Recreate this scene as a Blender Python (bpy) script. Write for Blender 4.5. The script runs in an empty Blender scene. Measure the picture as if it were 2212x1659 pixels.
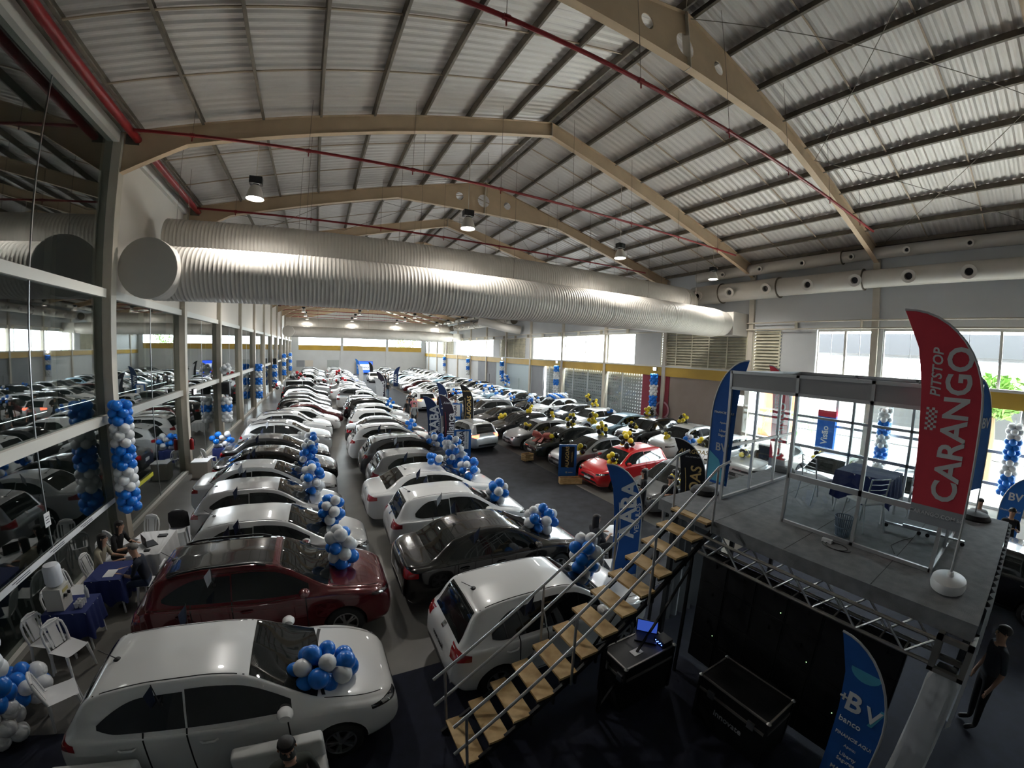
import bpy, bmesh, math, random
import numpy as np
from mathutils import Vector, Matrix
from mathutils.bvhtree import BVHTree
random.seed(7)
SC = bpy.context.scene
COL = SC.collection

# ------------------------------------------------------------ camera (wide fisheye-like lens, fitted)
CF, CK, CYAW, CPIT, CROL = 820.834, 0.216884, 0.480819, -0.081987, -0.030277
CAM_H = 5.196
cam_d = bpy.data.cameras.new('camera'); cam = bpy.data.objects.new('camera', cam_d); COL.objects.link(cam)
cam_d.type = 'PANO'; cam_d.sensor_fit = 'HORIZONTAL'; cam_d.sensor_width = 36.0; cam_d.sensor_height = 27.0
cam_d.clip_start = 0.05; cam_d.clip_end = 500
cy = cam_d
cy.panorama_type = 'FISHEYE_LENS_POLYNOMIAL'; cy.fisheye_fov = math.radians(178)
cy.fisheye_polynomial_k0 = 0.0
cy.fisheye_polynomial_k1 = -0.07626551296775376
cy.fisheye_polynomial_k2 = 0.0005397696722547026
cy.fisheye_polynomial_k3 = 3.8482936782418213e-05
cy.fisheye_polynomial_k4 = -9.812229840794936e-07
def _rot(v):
    cr, sr = math.cos(CROL), math.sin(CROL); v = (cr*v[0]+sr*v[2], v[1], -sr*v[0]+cr*v[2])
    cp, sp = math.cos(CPIT), math.sin(CPIT); v = (v[0], cp*v[1]-sp*v[2], sp*v[1]+cp*v[2])
    ca, sa = math.cos(CYAW), math.sin(CYAW); return Vector((ca*v[0]+sa*v[1], -sa*v[0]+ca*v[1], v[2]))
_r, _f, _u = _rot((1,0,0)), _rot((0,1,0)), _rot((0,0,1))
cam.matrix_world = Matrix(((_r.x,_u.x,-_f.x,0),(_r.y,_u.y,-_f.y,0),(_r.z,_u.z,-_f.z,CAM_H),(0,0,0,1)))
SC.camera = cam
def ray(px, py):
    ux, uy = px-1106.0, py-829.5; h = math.hypot(ux, uy); r = h/CF; t = r
    for _ in range(20): t -= (t+CK*t**3-r)/(1+3*CK*t*t)
    s = math.sin(t)/max(h, 1e-9)
    return _rot((ux*s, math.cos(t), -uy*s))
def onz(px, py, z=0.0): d = ray(px, py); return Vector((0,0,CAM_H)) + d*((z-CAM_H)/d.z)
def onx(px, py, x): d = ray(px, py); return Vector((0,0,CAM_H)) + d*(x/d.x)
def ony(px, py, y): d = ray(px, py); return Vector((0,0,CAM_H)) + d*(y/d.y)

# ------------------------------------------------------------ colour management, sky, sun
SC.view_settings.view_transform = 'Standard'; SC.view_settings.look = 'None'
SC.view_settings.gamma = 1.0; SC.view_settings.use_curve_mapping = False
SC.view_settings.exposure = 0.48
W = bpy.data.worlds.new('sky'); SC.world = W; W.use_nodes = True
bg = W.node_tree.nodes['Background']; bg.inputs[0].default_value = (0.86, 0.94, 1.0, 1); bg.inputs[1].default_value = 17.0
sun_d = bpy.data.lights.new('sun', 'SUN'); sun_d.energy = 16.0; sun_d.angle = 0.01; sun_d.color = (1, 0.96, 0.88)
sun = bpy.data.objects.new('sun', sun_d); COL.objects.link(sun); sun.rotation_euler = (math.radians(8), math.radians(12), 0)
cs = SC.cycles; cs.use_adaptive_sampling = True; cs.adaptive_threshold = 0.06; cs.max_bounces = 6; cs.diffuse_bounces = 3; cs.glossy_bounces = 3; cs.transmission_bounces = 4; cs.transparent_max_bounces = 12; cs.sample_clamp_indirect = 6.0
def portal(loc, rot, sx, sy):      # sampling portals in the real window openings; they emit nothing themselves
    d = bpy.data.lights.new('window_portal', 'AREA'); d.shape = 'RECTANGLE'; d.size = sx; d.size_y = sy; d.cycles.is_portal = True
    o = bpy.data.objects.new('window_portal', d); COL.objects.link(o); o.location = loc; o.rotation_euler = rot
for (y0, y1, z0, z1) in ((-3.2,5.5,4.66,6.85),(5.85,8.45,4.66,6.85),(21.2,36.35,4.66,6.95),(47.25,62.55,4.66,6.95),(-4.5,12.0,0.1,3.9)):
    portal((21.85,(y0+y1)/2,(z0+z1)/2), (0,math.radians(90),0), z1-z0, y1-y0)
portal((8.25,83.9,7.5), (math.radians(-90),0,0), 24.6, 3.6)
LAMP_W = 150.0      # watts of one high-bay lamp
FLOOD_W = 220.0      # watts of one wall floodlight

# ------------------------------------------------------------ materials
MATS = {}
def lin(c):
    return tuple((x/12.92 if x <= 0.04045 else ((x+0.055)/1.055)**2.4) for x in c)
def mat(name, col=(0.5,0.5,0.5), rough=0.5, metal=0.0, spec=0.5, coat=0.0, emit=None, estr=0.0, noise=0.0, nscale=8.0, bump=0.0, bscale=60.0, col2=None, trans=0.0, alpha=1.0, sheen=0.0, ramp=None):
    if name in MATS: return MATS[name]
    m = bpy.data.materials.new(name); m.use_nodes = True; nt = m.node_tree; b = nt.nodes['Principled BSDF']
    b.inputs['Base Color'].default_value = (*col, 1); b.inputs['Roughness'].default_value = rough; b.inputs['Metallic'].default_value = metal
    b.inputs['Specular IOR Level'].default_value = spec; b.inputs['Coat Weight'].default_value = coat; b.inputs['Coat Roughness'].default_value = 0.04
    b.inputs['Transmission Weight'].default_value = trans; b.inputs['Alpha'].default_value = alpha; b.inputs['Sheen Weight'].default_value = sheen
    if emit: b.inputs['Emission Color'].default_value = (*emit, 1); b.inputs['Emission Strength'].default_value = estr
    if noise > 0 or col2 or bump > 0:
        tc = nt.nodes.new('ShaderNodeTexCoord')
    if noise > 0 or col2:
        n = nt.nodes.new('ShaderNodeTexNoise'); n.inputs['Scale'].default_value = nscale; n.inputs['Detail'].default_value = 6
        nt.links.new(tc.outputs['Object'], n.inputs['Vector'])
        r = nt.nodes.new('ShaderNodeValToRGB'); c2 = col2 or tuple(x*(1-noise) for x in col)
        r.color_ramp.elements[0].color = (*c2, 1); r.color_ramp.elements[1].color = (*col, 1)
        lo, hi = ramp or (0.35, 0.65)
        r.color_ramp.elements[0].position = lo; r.color_ramp.elements[1].position = hi
        nt.links.new(n.outputs['Fac'], r.inputs['Fac']); nt.links.new(r.outputs['Color'], b.inputs['Base Color'])
    if bump > 0:
        n2 = nt.nodes.new('ShaderNodeTexNoise'); n2.inputs['Scale'].default_value = bscale; n2.inputs['Detail'].default_value = 3
        nt.links.new(tc.outputs['Object'], n2.inputs['Vector'])
        bp = nt.nodes.new('ShaderNodeBump'); bp.inputs['Strength'].default_value = bump; bp.inputs['Distance'].default_value = 0.01
        nt.links.new(n2.outputs['Fac'], bp.inputs['Height']); nt.links.new(bp.outputs['Normal'], b.inputs['Normal'])
    MATS[name] = m; return m
def glass_mat(name, tint, ior=1.5, rough=0.015):
    m = bpy.data.materials.new(name); m.use_nodes = True; nt = m.node_tree; nt.nodes.remove(nt.nodes['Principled BSDF'])
    o = nt.nodes['Material Output']; mx = nt.nodes.new('ShaderNodeMixShader'); t = nt.nodes.new('ShaderNodeBsdfTransparent'); g = nt.nodes.new('ShaderNodeBsdfGlossy'); lw = nt.nodes.new('ShaderNodeLayerWeight'); pw_ = nt.nodes.new('ShaderNodeMath'); f = nt.nodes.new('ShaderNodeMath')
    t.inputs[0].default_value = (*tint, 1); g.inputs['Roughness'].default_value = rough; f0 = ((ior-1)/(ior+1))**2; lw.inputs[0].default_value = 0.5; pw_.operation = 'POWER'; pw_.inputs[1].default_value = 5.0; f.operation = 'MULTIPLY_ADD'; f.inputs[1].default_value = 1-f0; f.inputs[2].default_value = f0; nt.links.new(lw.outputs['Facing'], pw_.inputs[0]); nt.links.new(pw_.outputs[0], f.inputs[0])
    nt.links.new(f.outputs[0], mx.inputs[0]); nt.links.new(t.outputs[0], mx.inputs[1]); nt.links.new(g.outputs[0], mx.inputs[2]); nt.links.new(mx.outputs[0], o.inputs[0])
    MATS[name] = m; return m

beige = mat('beige_steel', (0.62,0.46,0.30), 0.55, noise=0.12, nscale=1.5)
cream = mat('cream_steel', (0.62,0.56,0.46), 0.5, noise=0.1, nscale=2)
roofm = mat('roof_sheet', (0.66,0.62,0.58), 0.42, metal=0.15, noise=0.08, nscale=0.6)
purl = mat('purlin_steel', (0.20,0.17,0.13), 0.6, noise=0.3, nscale=3)
sagm = mat('sag_rod_steel', (0.40,0.31,0.22), 0.6)
whitewall = mat('white_wall_paint', (0.66,0.67,0.67), 0.7, noise=0.06, nscale=0.7)
upwall = mat('cream_wall_paint', (0.70,0.64,0.56), 0.75, noise=0.05, nscale=0.5)
greywall = mat('grey_wall_paint', (0.30,0.31,0.33), 0.7, noise=0.1, nscale=1)
brownwall = mat('brown_wall_paint', (0.36,0.29,0.25), 0.7, noise=0.1, nscale=1)
redwall = mat('dark_red_wall_paint', (0.25,0.02,0.04), 0.6)
yellow = mat('yellow_beam_paint', (0.58,0.36,0.05), 0.5, noise=0.15, nscale=0.8)
ductm = mat('duct_steel', (0.66,0.62,0.56), 0.5, metal=0.1, noise=0.06, nscale=0.8)
redpipe = mat('red_pipe_paint', (0.25,0.010,0.012), 0.4)
alu = mat('aluminium', (0.55,0.56,0.57), 0.35, metal=0.9)
galv = mat('galvanised_tube', (0.50,0.51,0.52), 0.4, metal=0.7)
frame_cr = mat('window_frame_paint', (0.72,0.70,0.64), 0.5)
blackm = mat('black_plastic', (0.012,0.012,0.013), 0.5)
rubber = mat('tyre_rubber', (0.012,0.012,0.012), 0.75)
whitepl = mat('white_plastic', (0.74,0.75,0.76), 0.4)
concrete = mat('polished_concrete', (0.19,0.183,0.168), 0.3, noise=0.35, nscale=0.5, col2=(0.115,0.11,0.10))
aisle_m = mat('dark_aisle_carpet', (0.032,0.036,0.045), 0.8, noise=0.4, nscale=3, bump=0.3, bscale=120)
navy_m = mat('navy_carpet', (0.008,0.012,0.03), 0.9, noise=0.4, nscale=5, bump=0.4, bscale=200)
stagecarpet = mat('grey_stage_carpet', (0.26,0.27,0.285), 0.92, noise=0.25, nscale=6, bump=0.5, bscale=150)
wood = mat('pine_board', (0.66,0.47,0.23), 0.6, noise=0.35, nscale=5, col2=(0.44,0.28,0.11))
steel_blk = mat('black_steel', (0.015,0.015,0.016), 0.45, metal=0.3)
lampon = mat('lamp_glow', (1,1,1), 0.5, emit=(1.0,0.97,0.92), estr=25.0)
floodon = mat('flood_glow', (1,1,1), 0.5, emit=(0.9,0.96,1.0), estr=40.0)
glassL = glass_mat('curtain_glass', (0.60,0.68,0.66), 2.9)
glassW = glass_mat('window_glass', (0.96,0.985,0.985), 1.3)
glassB = glass_mat('booth_glass', (0.93,0.965,0.975), 1.45)

# ------------------------------------------------------------ mesh helpers
class MB:
    def __init__(s): s.v = []; s.f = []; s.m = []
    def add(s, vs, fs, mi=0):
        o = len(s.v); s.v += [tuple(p) for p in vs]; s.f += [tuple(i+o for i in f) for f in fs]; s.m += [mi]*len(fs); return s
    def box(s, x0, x1, y0, y1, z0, z1, mi=0, M=None):
        vs = [Vector((x,y,z)) for x in (x0,x1) for y in (y0,y1) for z in (z0,z1)]
        if M is not None: vs = [M @ v for v in vs]
        return s.add(vs, [(0,1,3,2),(4,6,7,5),(0,4,5,1),(2,3,7,6),(0,2,6,4),(1,5,7,3)], mi)
    def cbox(s, c, d, mi=0, M=None):
        return s.box(c[0]-d[0]/2, c[0]+d[0]/2, c[1]-d[1]/2, c[1]+d[1]/2, c[2]-d[2]/2, c[2]+d[2]/2, mi, M)
    def bar(s, a, b, w, h, mi=0, up=(0,0,1)):
        a, b = Vector(a), Vector(b); d = (b-a); L = d.length; d.normalize(); u = Vector(up)
        r = d.cross(u)
        if r.length < 1e-4: r = d.cross(Vector((0,1,0)))
        r.normalize(); u = r.cross(d)
        vs = [a+d*L*k + r*(w/2*i) + u*(h/2*j) for k in (0,1) for i in (-1,1) for j in (-1,1)]
        return s.add(vs, [(0,1,3,2),(4,6,7,5),(0,4,5,1),(2,3,7,6),(0,2,6,4),(1,5,7,3)], mi)
    def tube(s, pts, r, n=8, mi=0, cap=True, closed=False):
        P = [Vector(p) for p in pts]; k = len(P); rs = r if isinstance(r, (list,tuple)) else [r]*k
        o = len(s.v); prev = None
        for i in range(k):
            if closed: t = P[(i+1) % k]-P[i-1]
            else: t = P[min(i+1,k-1)]-P[max(i-1,0)]
            t.normalize()
            if prev is None:
                ref = Vector((0,0,1)) if abs(t.z) < 0.9 else Vector((1,0,0)); u = t.cross(ref).normalized()
            else:
                u = prev - t*prev.dot(t)
                if u.length < 1e-5: u = t.cross(Vector((0,0,1)))
                u.normalize()
            prev = u; w = t.cross(u)
            s.v += [tuple(P[i] + (u*math.cos(2*math.pi*j/n)+w*math.sin(2*math.pi*j/n))*rs[i]) for j in range(n)]
        for i in range(k if closed else k-1):
            a, b = o+i*n, o+((i+1) % k)*n
            for j in range(n): s.f.append((a+j, a+(j+1)%n, b+(j+1)%n, b+j)); s.m.append(mi)
        if cap and not closed:
            s.f.append(tuple(o+j for j in range(n))[::-1]); s.m.append(mi)
            s.f.append(tuple(o+(k-1)*n+j for j in range(n))); s.m.append(mi)
        return s
    def lathe(s, prof, n=16, mi=0, M=None, cap=True):
        o = len(s.v)
        for (r, z) in prof:
            for j in range(n):
                p = Vector((r*math.cos(2*math.pi*j/n), r*math.sin(2*math.pi*j/n), z)); s.v.append(tuple(M @ p if M is not None else p))
        for i in range(len(prof)-1):
            for j in range(n): s.f.append((o+i*n+j, o+i*n+(j+1)%n, o+(i+1)*n+(j+1)%n, o+(i+1)*n+j)); s.m.append(mi)
        if cap:
            if prof[0][0] > 1e-4: s.f.append(tuple(o+j for j in range(n))[::-1]); s.m.append(mi)
            if prof[-1][0] > 1e-4: s.f.append(tuple(o+(len(prof)-1)*n+j for j in range(n))); s.m.append(mi)
        return s
    def prism(s, poly, fn, t0, t1, mi=0):
        n = len(poly); o = len(s.v)
        s.v += [tuple(fn(p[0],p[1],t)) for t in (t0,t1) for p in poly]
        s.f.append(tuple(o+i for i in range(n))[::-1]); s.f.append(tuple(o+n+i for i in range(n))); s.m += [mi,mi]
        for i in range(n): s.f.append((o+i, o+(i+1)%n, o+n+(i+1)%n, o+n+i)); s.m.append(mi)
        return s
    def mesh(s, name, mats, smooth=False, angle=None):
        me = bpy.data.meshes.new(name); me.from_pydata(s.v, [], s.f); me.validate()
        for m in (mats if isinstance(mats, (list,tuple)) else [mats]): me.materials.append(m)
        if any(s.m) and len(me.polygons) == len(s.m): me.polygons.foreach_set('material_index', s.m)
        bm = bmesh.new(); bm.from_mesh(me); bmesh.ops.recalc_face_normals(bm, faces=bm.faces); bm.to_mesh(me); bm.free()
        if smooth or angle: smooth_mesh(me, angle or 40)
        me.update(); return me
    def build(s, name, mats, parent=None, smooth=False, angle=None, loc=None):
        return link(name, s.mesh(name, mats, smooth, angle), parent, loc)
def smooth_mesh(me, ang=40):
    me.polygons.foreach_set('use_smooth', [True]*len(me.polygons))
    me.set_sharp_from_angle(angle=math.radians(ang))
def link(name, me, parent=None, loc=None, M=None):
    o = bpy.data.objects.new(name, me); COL.objects.link(o)
    if parent is not None: o.parent = parent
    if M is not None: o.matrix_basis = M
    elif loc is not None: o.location = loc
    return o
def tag(o, label=None, cat=None, group=None, kind=None):
    if label: o['label'] = label
    if cat: o['category'] = cat
    if group: o['group'] = group
    if kind: o['kind'] = kind
    return o
def thing(name, label, cat, loc=(0,0,0), rz=0.0, group=None):
    o = bpy.data.objects.new(name, None); COL.objects.link(o); o.empty_display_size = 0.1
    o.location = loc; o.rotation_euler = (0,0,rz); return tag(o, label, cat, group)
def struct(name, label=None, loc=(0,0,0)):
    o = bpy.data.objects.new(name, None); COL.objects.link(o); o.location = loc; o.empty_display_size = 0.1
    o['kind'] = 'structure'
    if label: o['label'] = label
    return o
def sbuild(mb, name, mats, label=None, **k):
    o = mb.build(name, mats, None, **k); o['kind'] = 'structure'
    if label: o['label'] = label
    return o
ORD = ['first','second','third','fourth','fifth','sixth','seventh','eighth','ninth','tenth','eleventh','twelfth','thirteenth','fourteenth','fifteenth','sixteenth','seventeenth','eighteenth','nineteenth','twentieth'] + ['twenty-'+w for w in 'first second third fourth fifth sixth seventh eighth ninth'.split()] + ['thirtieth'] + ['thirty-'+w for w in 'first second third fourth fifth sixth seventh eighth ninth'.split()]
TXT = {}
def text_mesh(s, size, m, bold=0.0, shear=0.0, extrude=0.003, space=1.0):
    key = (s, round(size,3), m.name, bold, shear)
    if key in TXT: return TXT[key]
    cu = bpy.data.curves.new('lettering', 'FONT'); cu.body = s; cu.size = size; cu.align_x = 'CENTER'; cu.align_y = 'CENTER'; cu.offset = bold*size; cu.shear = shear; cu.extrude = extrude; cu.resolution_u = 3; cu.space_character = space
    ob = bpy.data.objects.new('lettering', cu); COL.objects.link(ob)
    dg = bpy.context.evaluated_depsgraph_get(); me = bpy.data.meshes.new_from_object(ob.evaluated_get(dg))
    bpy.data.objects.remove(ob); bpy.data.curves.remove(cu)
    me.materials.clear(); me.materials.append(m); me.name = 'lettering'; TXT[key] = me; return me
# ============================================================ THE HALL
XL, XR, YB, YF = -5.29, 21.49, -8.0, 83.4
FRY = [12.03+6.2*(k-1) for k in range(-1, 13)]          # frame positions along the hall
RX, RZ, EL, ER = 7.6, 13.9, 10.72, 10.5
def zbeam(x): return EL+(RZ-EL)*(x-XL)/(RX-XL) if x < RX else RZ+(ER-RZ)*(x-RX)/(XR-RX)
from mathutils.geometry import tessellate_polygon
def plate(mb, outer, holes, fn, t0, t1, mi=0):
    loops = [[Vector((p[0],p[1],0)) for p in outer]] + [[Vector((p[0],p[1],0)) for p in h] for h in holes]
    tris = tessellate_polygon(loops); pts = [p for l in loops for p in l]; n = len(pts); o = len(mb.v)
    mb.v += [tuple(fn(p.x,p.y,t)) for t in (t0,t1) for p in pts]
    for t in tris: mb.f.append((o+t[0],o+t[1],o+t[2])); mb.f.append((o+n+t[2],o+n+t[1],o+n+t[0])); mb.m += [mi,mi]
    s = 0
    for l in loops:
        k = len(l)
        for i in range(k): mb.f.append((o+s+i,o+s+(i+1)%k,o+n+s+(i+1)%k,o+n+s+i)); mb.m.append(mi)
        s += k
# floor and ground
sbuild(MB().box(XL-0.6, XR+0.3, YB, YF+0.3, -0.3, 0.0), 'floor', concrete, 'polished grey concrete hall floor')
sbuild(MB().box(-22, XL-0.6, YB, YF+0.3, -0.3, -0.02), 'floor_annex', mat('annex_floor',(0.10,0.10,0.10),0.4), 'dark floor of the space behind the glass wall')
tag(MB().box(XR+0.3, 90, -70, 150, -0.35, -0.05).build('yard_ground', mat('sunlit_yard',(0.62,0.60,0.56),0.9)), 'pale sunlit yard outside the right wall', 'yard', kind='structure')
tag(MB().box(-60, 90, YF+0.3, 190, -0.4, -0.06).build('yard_ground', mat('sunlit_yard')), 'pale sunlit yard beyond the far wall', 'yard', kind='structure')
def slab(name, m, x0, x1, y0, y1, z, lab): tag(MB().box(x0,x1,y0,y1,0.0,z).build(name, m), lab, 'carpet', kind='structure')
slab('aisle_carpet', aisle_m, 5.45, 9.15, 5.4, 82.5, 0.008, 'dark grey carpet running down the main aisle')
slab('front_carpet', navy_m, -5.0, 13.5, -5.0, 5.38, 0.006, 'navy blue carpet in the foreground')

# ceiling: corrugated sheets, purlins, sag rods
ceil = struct('ceiling', 'corrugated metal gable roof on dark purlins')
pitch = 0.25
def sheet(xa, xb):
    mb = MB(); n = int((YF+0.3-YB)/(pitch/4)); xs = np.linspace(xa, xb, 3)
    prof = [0.0, 0.032, 0.032, 0.0]
    for i in range(n+1):
        y = YB+i*pitch/4
        for x in xs: mb.v.append((x, y, zbeam(min(max(x,XL),XR))+0.21+prof[i%4]+(0 if XL<=x<=XR else -0.1)))
    for i in range(n):
        for j in range(2): a = i*3+j; mb.f.append((a,a+1,a+4,a+3)); mb.m.append(0)
    return mb
sheet(XL-0.5, RX).build('roof_sheet', roofm, ceil); sheet(RX, XR+0.5).build('roof_sheet', roofm, ceil)
MB().prism([(XL-0.6,EL+0.36),(RX,RZ+0.36),(XR+0.6,ER+0.36),(XR+0.6,ER+0.42),(RX,RZ+0.42),(XL-0.6,EL+0.42)], lambda a,b,t: (a,t,b), YB, YF+0.3).build('roof_deck', roofm, ceil)
pxs = [RX-0.22-i*(RX-0.22-XL-0.35)/8 for i in range(9)] + [RX+0.22+i*(XR-RX-0.6)/9 for i in range(10)]
for x in pxs:
    s = (RZ-EL)/(RX-XL) if x < RX else (ER-RZ)/(XR-RX); z = zbeam(x)
    a = math.atan(s); M = Matrix.Translation((x,0,z+0.1)) @ Matrix.Rotation(-a, 4, 'Y')
    mb = MB(); mb.box(-0.004,0.004,YB,YF,-0.1,0.1,0,M); mb.box(-0.004,0.07,YB,YF,0.092,0.1,0,M); mb.box(-0.004,0.07,YB,YF,-0.1,-0.092,0,M)
    mb.build('purlin', purl, ceil)
for fy in FRY[:-1]:
    for q in (1/3, 2/3):
        y = fy+6.2*q
        for (xa, xb) in ((XL+0.3, RX-0.2), (RX+0.2, XR-0.3)):
            MB().bar((xa,y,zbeam(xa)+0.12),(xb,y,zbeam(xb)+0.12),0.045,0.03).build('sag_rod', sagm, ceil)
for (i0,i1) in ((0,1),(3,4),(8,9)):          # cross bracing cables
    ya, yb = FRY[i0]+0.1, FRY[i1]-0.1
    for (xa,xb) in ((RX+0.1,14.3),(14.3,XR-0.4),(XL+0.4,1.2),(1.2,RX-0.1)):
        for (p,q) in ((ya,yb),(yb,ya)):
            MB().tube([(xa,p,zbeam(xa)-0.12),(xb,q,zbeam(xb)-0.12)],0.011,6).build('brace_cable', purl, ceil)

# portal frames
for k, fy in enumerate(FRY):
    fr = struct('trim_%d' % (k+1), 'beige steel portal frame %s from the front of the hall' % ORD[k], (0,fy,0))
    deep = (k % 2 == 1)
    up = [(XL-0.05,zbeam(XL)),(RX,RZ),(XR+0.1,zbeam(XR))]
    if deep: lo = [(XR+0.1,zbeam(XR)-0.62),(12.0,zbeam(12.0)-0.52),(3.2,zbeam(3.2)-0.52),(0.0,zbeam(0.0)-0.52),(XL+1.6,zbeam(XL+1.6)-0.55),(XL-0.05,zbeam(XL)-1.1)]
    else: lo = [(XR+0.1,zbeam(XR)-0.62),(RX,RZ-0.52),(XL+1.6,zbeam(XL+1.6)-0.55),(XL-0.05,zbeam(XL)-1.1)]
    holes = []
    if deep:
        for (hx, hr, hz) in ((RX-0.05,0.33,12.95),(RX-1.35,0.2,12.95),(RX+1.3,0.2,12.95)):
            holes.append([(hx+hr*math.cos(t), hz+hr*math.sin(t)) for t in np.linspace(0,2*math.pi,20,endpoint=False)])
    mb = MB(); plate(mb, up+lo, holes, lambda a,b,t: (a,t,b), -0.012, 0.012); mb.build('rafter_web', beige, fr)
    def flange(pts, off):
        for (a, b) in zip(pts[:-1], pts[1:]):
            MB().bar((a[0],0,a[1]+off),(b[0],0,b[1]+off),0.2,0.016).build('rafter_flange', beige, fr)
    flange(up, 0.0); flange(lo, 0.0)
    if deep: flange([(3.2,zbeam(3.2)-0.52),(RX,RZ-0.52),(12.0,zbeam(12.0)-0.52)], 0.0) if False else None
    MB().box(RX-0.012,RX+0.012,-0.11,0.11,RZ-(1.62 if deep else 0.54),RZ+0.02).build('ridge_splice', cream, fr)
    mb = MB(); mb.box(XL-0.45,XL,-0.13,0.13,0,EL); mb.build('column', cream, fr)
    mb = MB(); mb.box(XL-0.47,XL-0.43,-0.15,0.15,0,EL); mb.box(XL-0.02,XL+0.015,-0.15,0.15,0,EL-1.05); mb.build('column_flange', cream, fr)
    mb = MB(); mb.box(XR-0.12,XR+0.3,-0.14,0.14,0,ER); mb.build('column', cream, fr)

# left wall: curtain glazing, opaque cream panels above from the second bay on
wl = struct('wall_left', 'tall glazed wall in cream steel framing')
for k, fy in enumerate(FRY):
    y0, y1 = fy+0.15, (FRY[k+1]-0.15 if k+1 < len(FRY) else YF)
    if k == 0: MB().box(XL-0.4,XL-0.25,YB,fy-0.15,0,EL+0.2).build('blank_panel', greywall, wl)
    levels = (0.12, 3.33, 6.52)
    for z in levels[1:]: MB().box(XL-0.32,XL-0.1,y0,y1,z-0.11,z+0.11).build('transom', frame_cr, wl)
    MB().box(XL-0.32,XL-0.1,y0,y1,0,0.12).build('transom', frame_cr, wl)
    MB().box(XL-0.35,XL-0.05,y0,y1,EL-0.28,EL+0.02).build('head_beam', frame_cr, wl)
    opens = [(0.12,3.22),(3.44,6.41)]
    if k <= 1: opens.append((6.63,EL-0.28))
    else: MB().box(XL-0.3,XL-0.18,y0,y1,6.63,EL-0.2).build('upper_panel', upwall, wl)
    ym = (y0+y1)/2
    for (z0,z1) in opens:
        for (a,b) in ((y0,ym),(ym,y1)): MB().box(XL-0.216,XL-0.206,a+0.012,b-0.012,z0,z1).build('pane', glassL, wl)
        MB().box(XL-0.225,XL-0.195,ym-0.012,ym+0.012,z0,z1).build('mullion', alu, wl)
MB().box(XL-0.35,XL-0.1,YB,YF,EL-0.02,EL+0.35).build('eaves_panel', purl, wl)
tape = tag(MB().box(XL-0.19,XL-0.17,FRY[0],FRY[2]-0.2,1.12,1.24).build('warning_tape', whitepl), 'white printed tape along the near glass panes', 'tape')
for i in range(9):
    for z in (1.155,1.195): MB().box(XL-0.1699,XL-0.168,0.0+i*1.25+(0.1 if z < 1.18 else 0),0.55+i*1.25,z,z+0.014).build('print_line', mat('dark_print',(0.03,0.03,0.05),0.6), tape)
tag(MB().box(XL-0.19,XL-0.17,12.3,14.6,1.0,1.12).build('warning_tape', mat('yellow_tape',(0.65,0.6,0.03),0.5)), 'yellow tape strip on the glass beside the tall balloon column', 'tape')
# dim annex behind the glass
an = struct('wall_annex', 'dim hall behind the glass wall')
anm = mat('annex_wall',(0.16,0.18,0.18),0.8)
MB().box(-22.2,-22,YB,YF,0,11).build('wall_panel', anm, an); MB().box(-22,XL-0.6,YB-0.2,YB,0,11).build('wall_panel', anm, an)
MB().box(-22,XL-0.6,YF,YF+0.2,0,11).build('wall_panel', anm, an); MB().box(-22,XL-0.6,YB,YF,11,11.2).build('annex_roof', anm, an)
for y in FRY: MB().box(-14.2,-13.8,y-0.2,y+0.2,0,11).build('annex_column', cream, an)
# wall behind the viewer
sbuild(MB().box(XL-0.5,XR+0.4,YB-0.2,YB,0,14.3), 'wall_back', mat('dim_wall',(0.35,0.34,0.33),0.8), 'plain wall behind the viewpoint')

# right wall
wr = struct('wall_right', 'long white side wall with high windows and louvres')
XW0, XW1 = XR+0.05, XR+0.28
def rp(name, y0, y1, z0, z1, m=whitewall, x0=XW0, x1=XW1): return MB().box(x0,x1,y0,y1,z0,z1).build(name, m, wr)
rp('wall_panel', YB, YF, 6.95, ER+0.3)
solid = [(YB,-3.2),(5.5,5.85),(8.5,10.3),(18.62,21.15),(36.4,38.2),(45.0,47.2),(62.6,64.0),(70.6,YF)]
for (a,b) in solid: rp('wall_panel', a, b, 4.6, 6.95)
rp('yellow_beam', YB, YF, 3.93, 4.58, yellow, XR-0.05, XW1)
rp('sill', YB, YF, 4.55, 4.66, frame_cr, XR-0.1, XW1)
for z in (6.98, 7.34): MB().tube([(XR-0.2,YB,z),(XR-0.2,YF,z)],0.035,8).build('wall_pipe', cream, wr)
for y in np.arange(-6, 83, 3.1): MB().box(XR-0.24,XR+0.06,y-0.02,y+0.02,6.95,7.38).build('pipe_bracket', cream, wr)
louv = mat('louvre_slat', (0.78,0.73,0.56), 0.6, noise=0.2, nscale=2)
for li, (a,b) in enumerate(((10.35,11.85),(12.25,18.55),(38.25,44.95),(64.05,70.5))):
    lv = struct('window_%d' % (20+li), 'louvred vent panel %s along the right wall' % ORD[li], (XR,0,0))
    for i in range(13):
        z = 4.66+i*0.176
        MB().add([(-0.02,a,z),(-0.02,b,z),(0.16,b,z+0.15),(0.16,a,z+0.15),(-0.02,a,z+0.012),(-0.02,b,z+0.012),(0.16,b,z+0.165),(0.16,a,z+0.165)],[(0,1,2,3),(4,7,6,5),(0,4,5,1),(1,5,6,2),(2,6,7,3),(3,7,4,0)]).build('slat', louv, lv)
    n = max(1, round((b-a)/1.25))
    for i in range(n+1): y = a+(b-a)*i/n; MB().box(-0.05,-0.02,y-0.03,y+0.03,4.62,6.95).build('louvre_post', louv, lv)
    MB().box(0.2,0.24,a,b,4.6,6.95).build('backing', greywall, lv)
wi = 0
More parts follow.
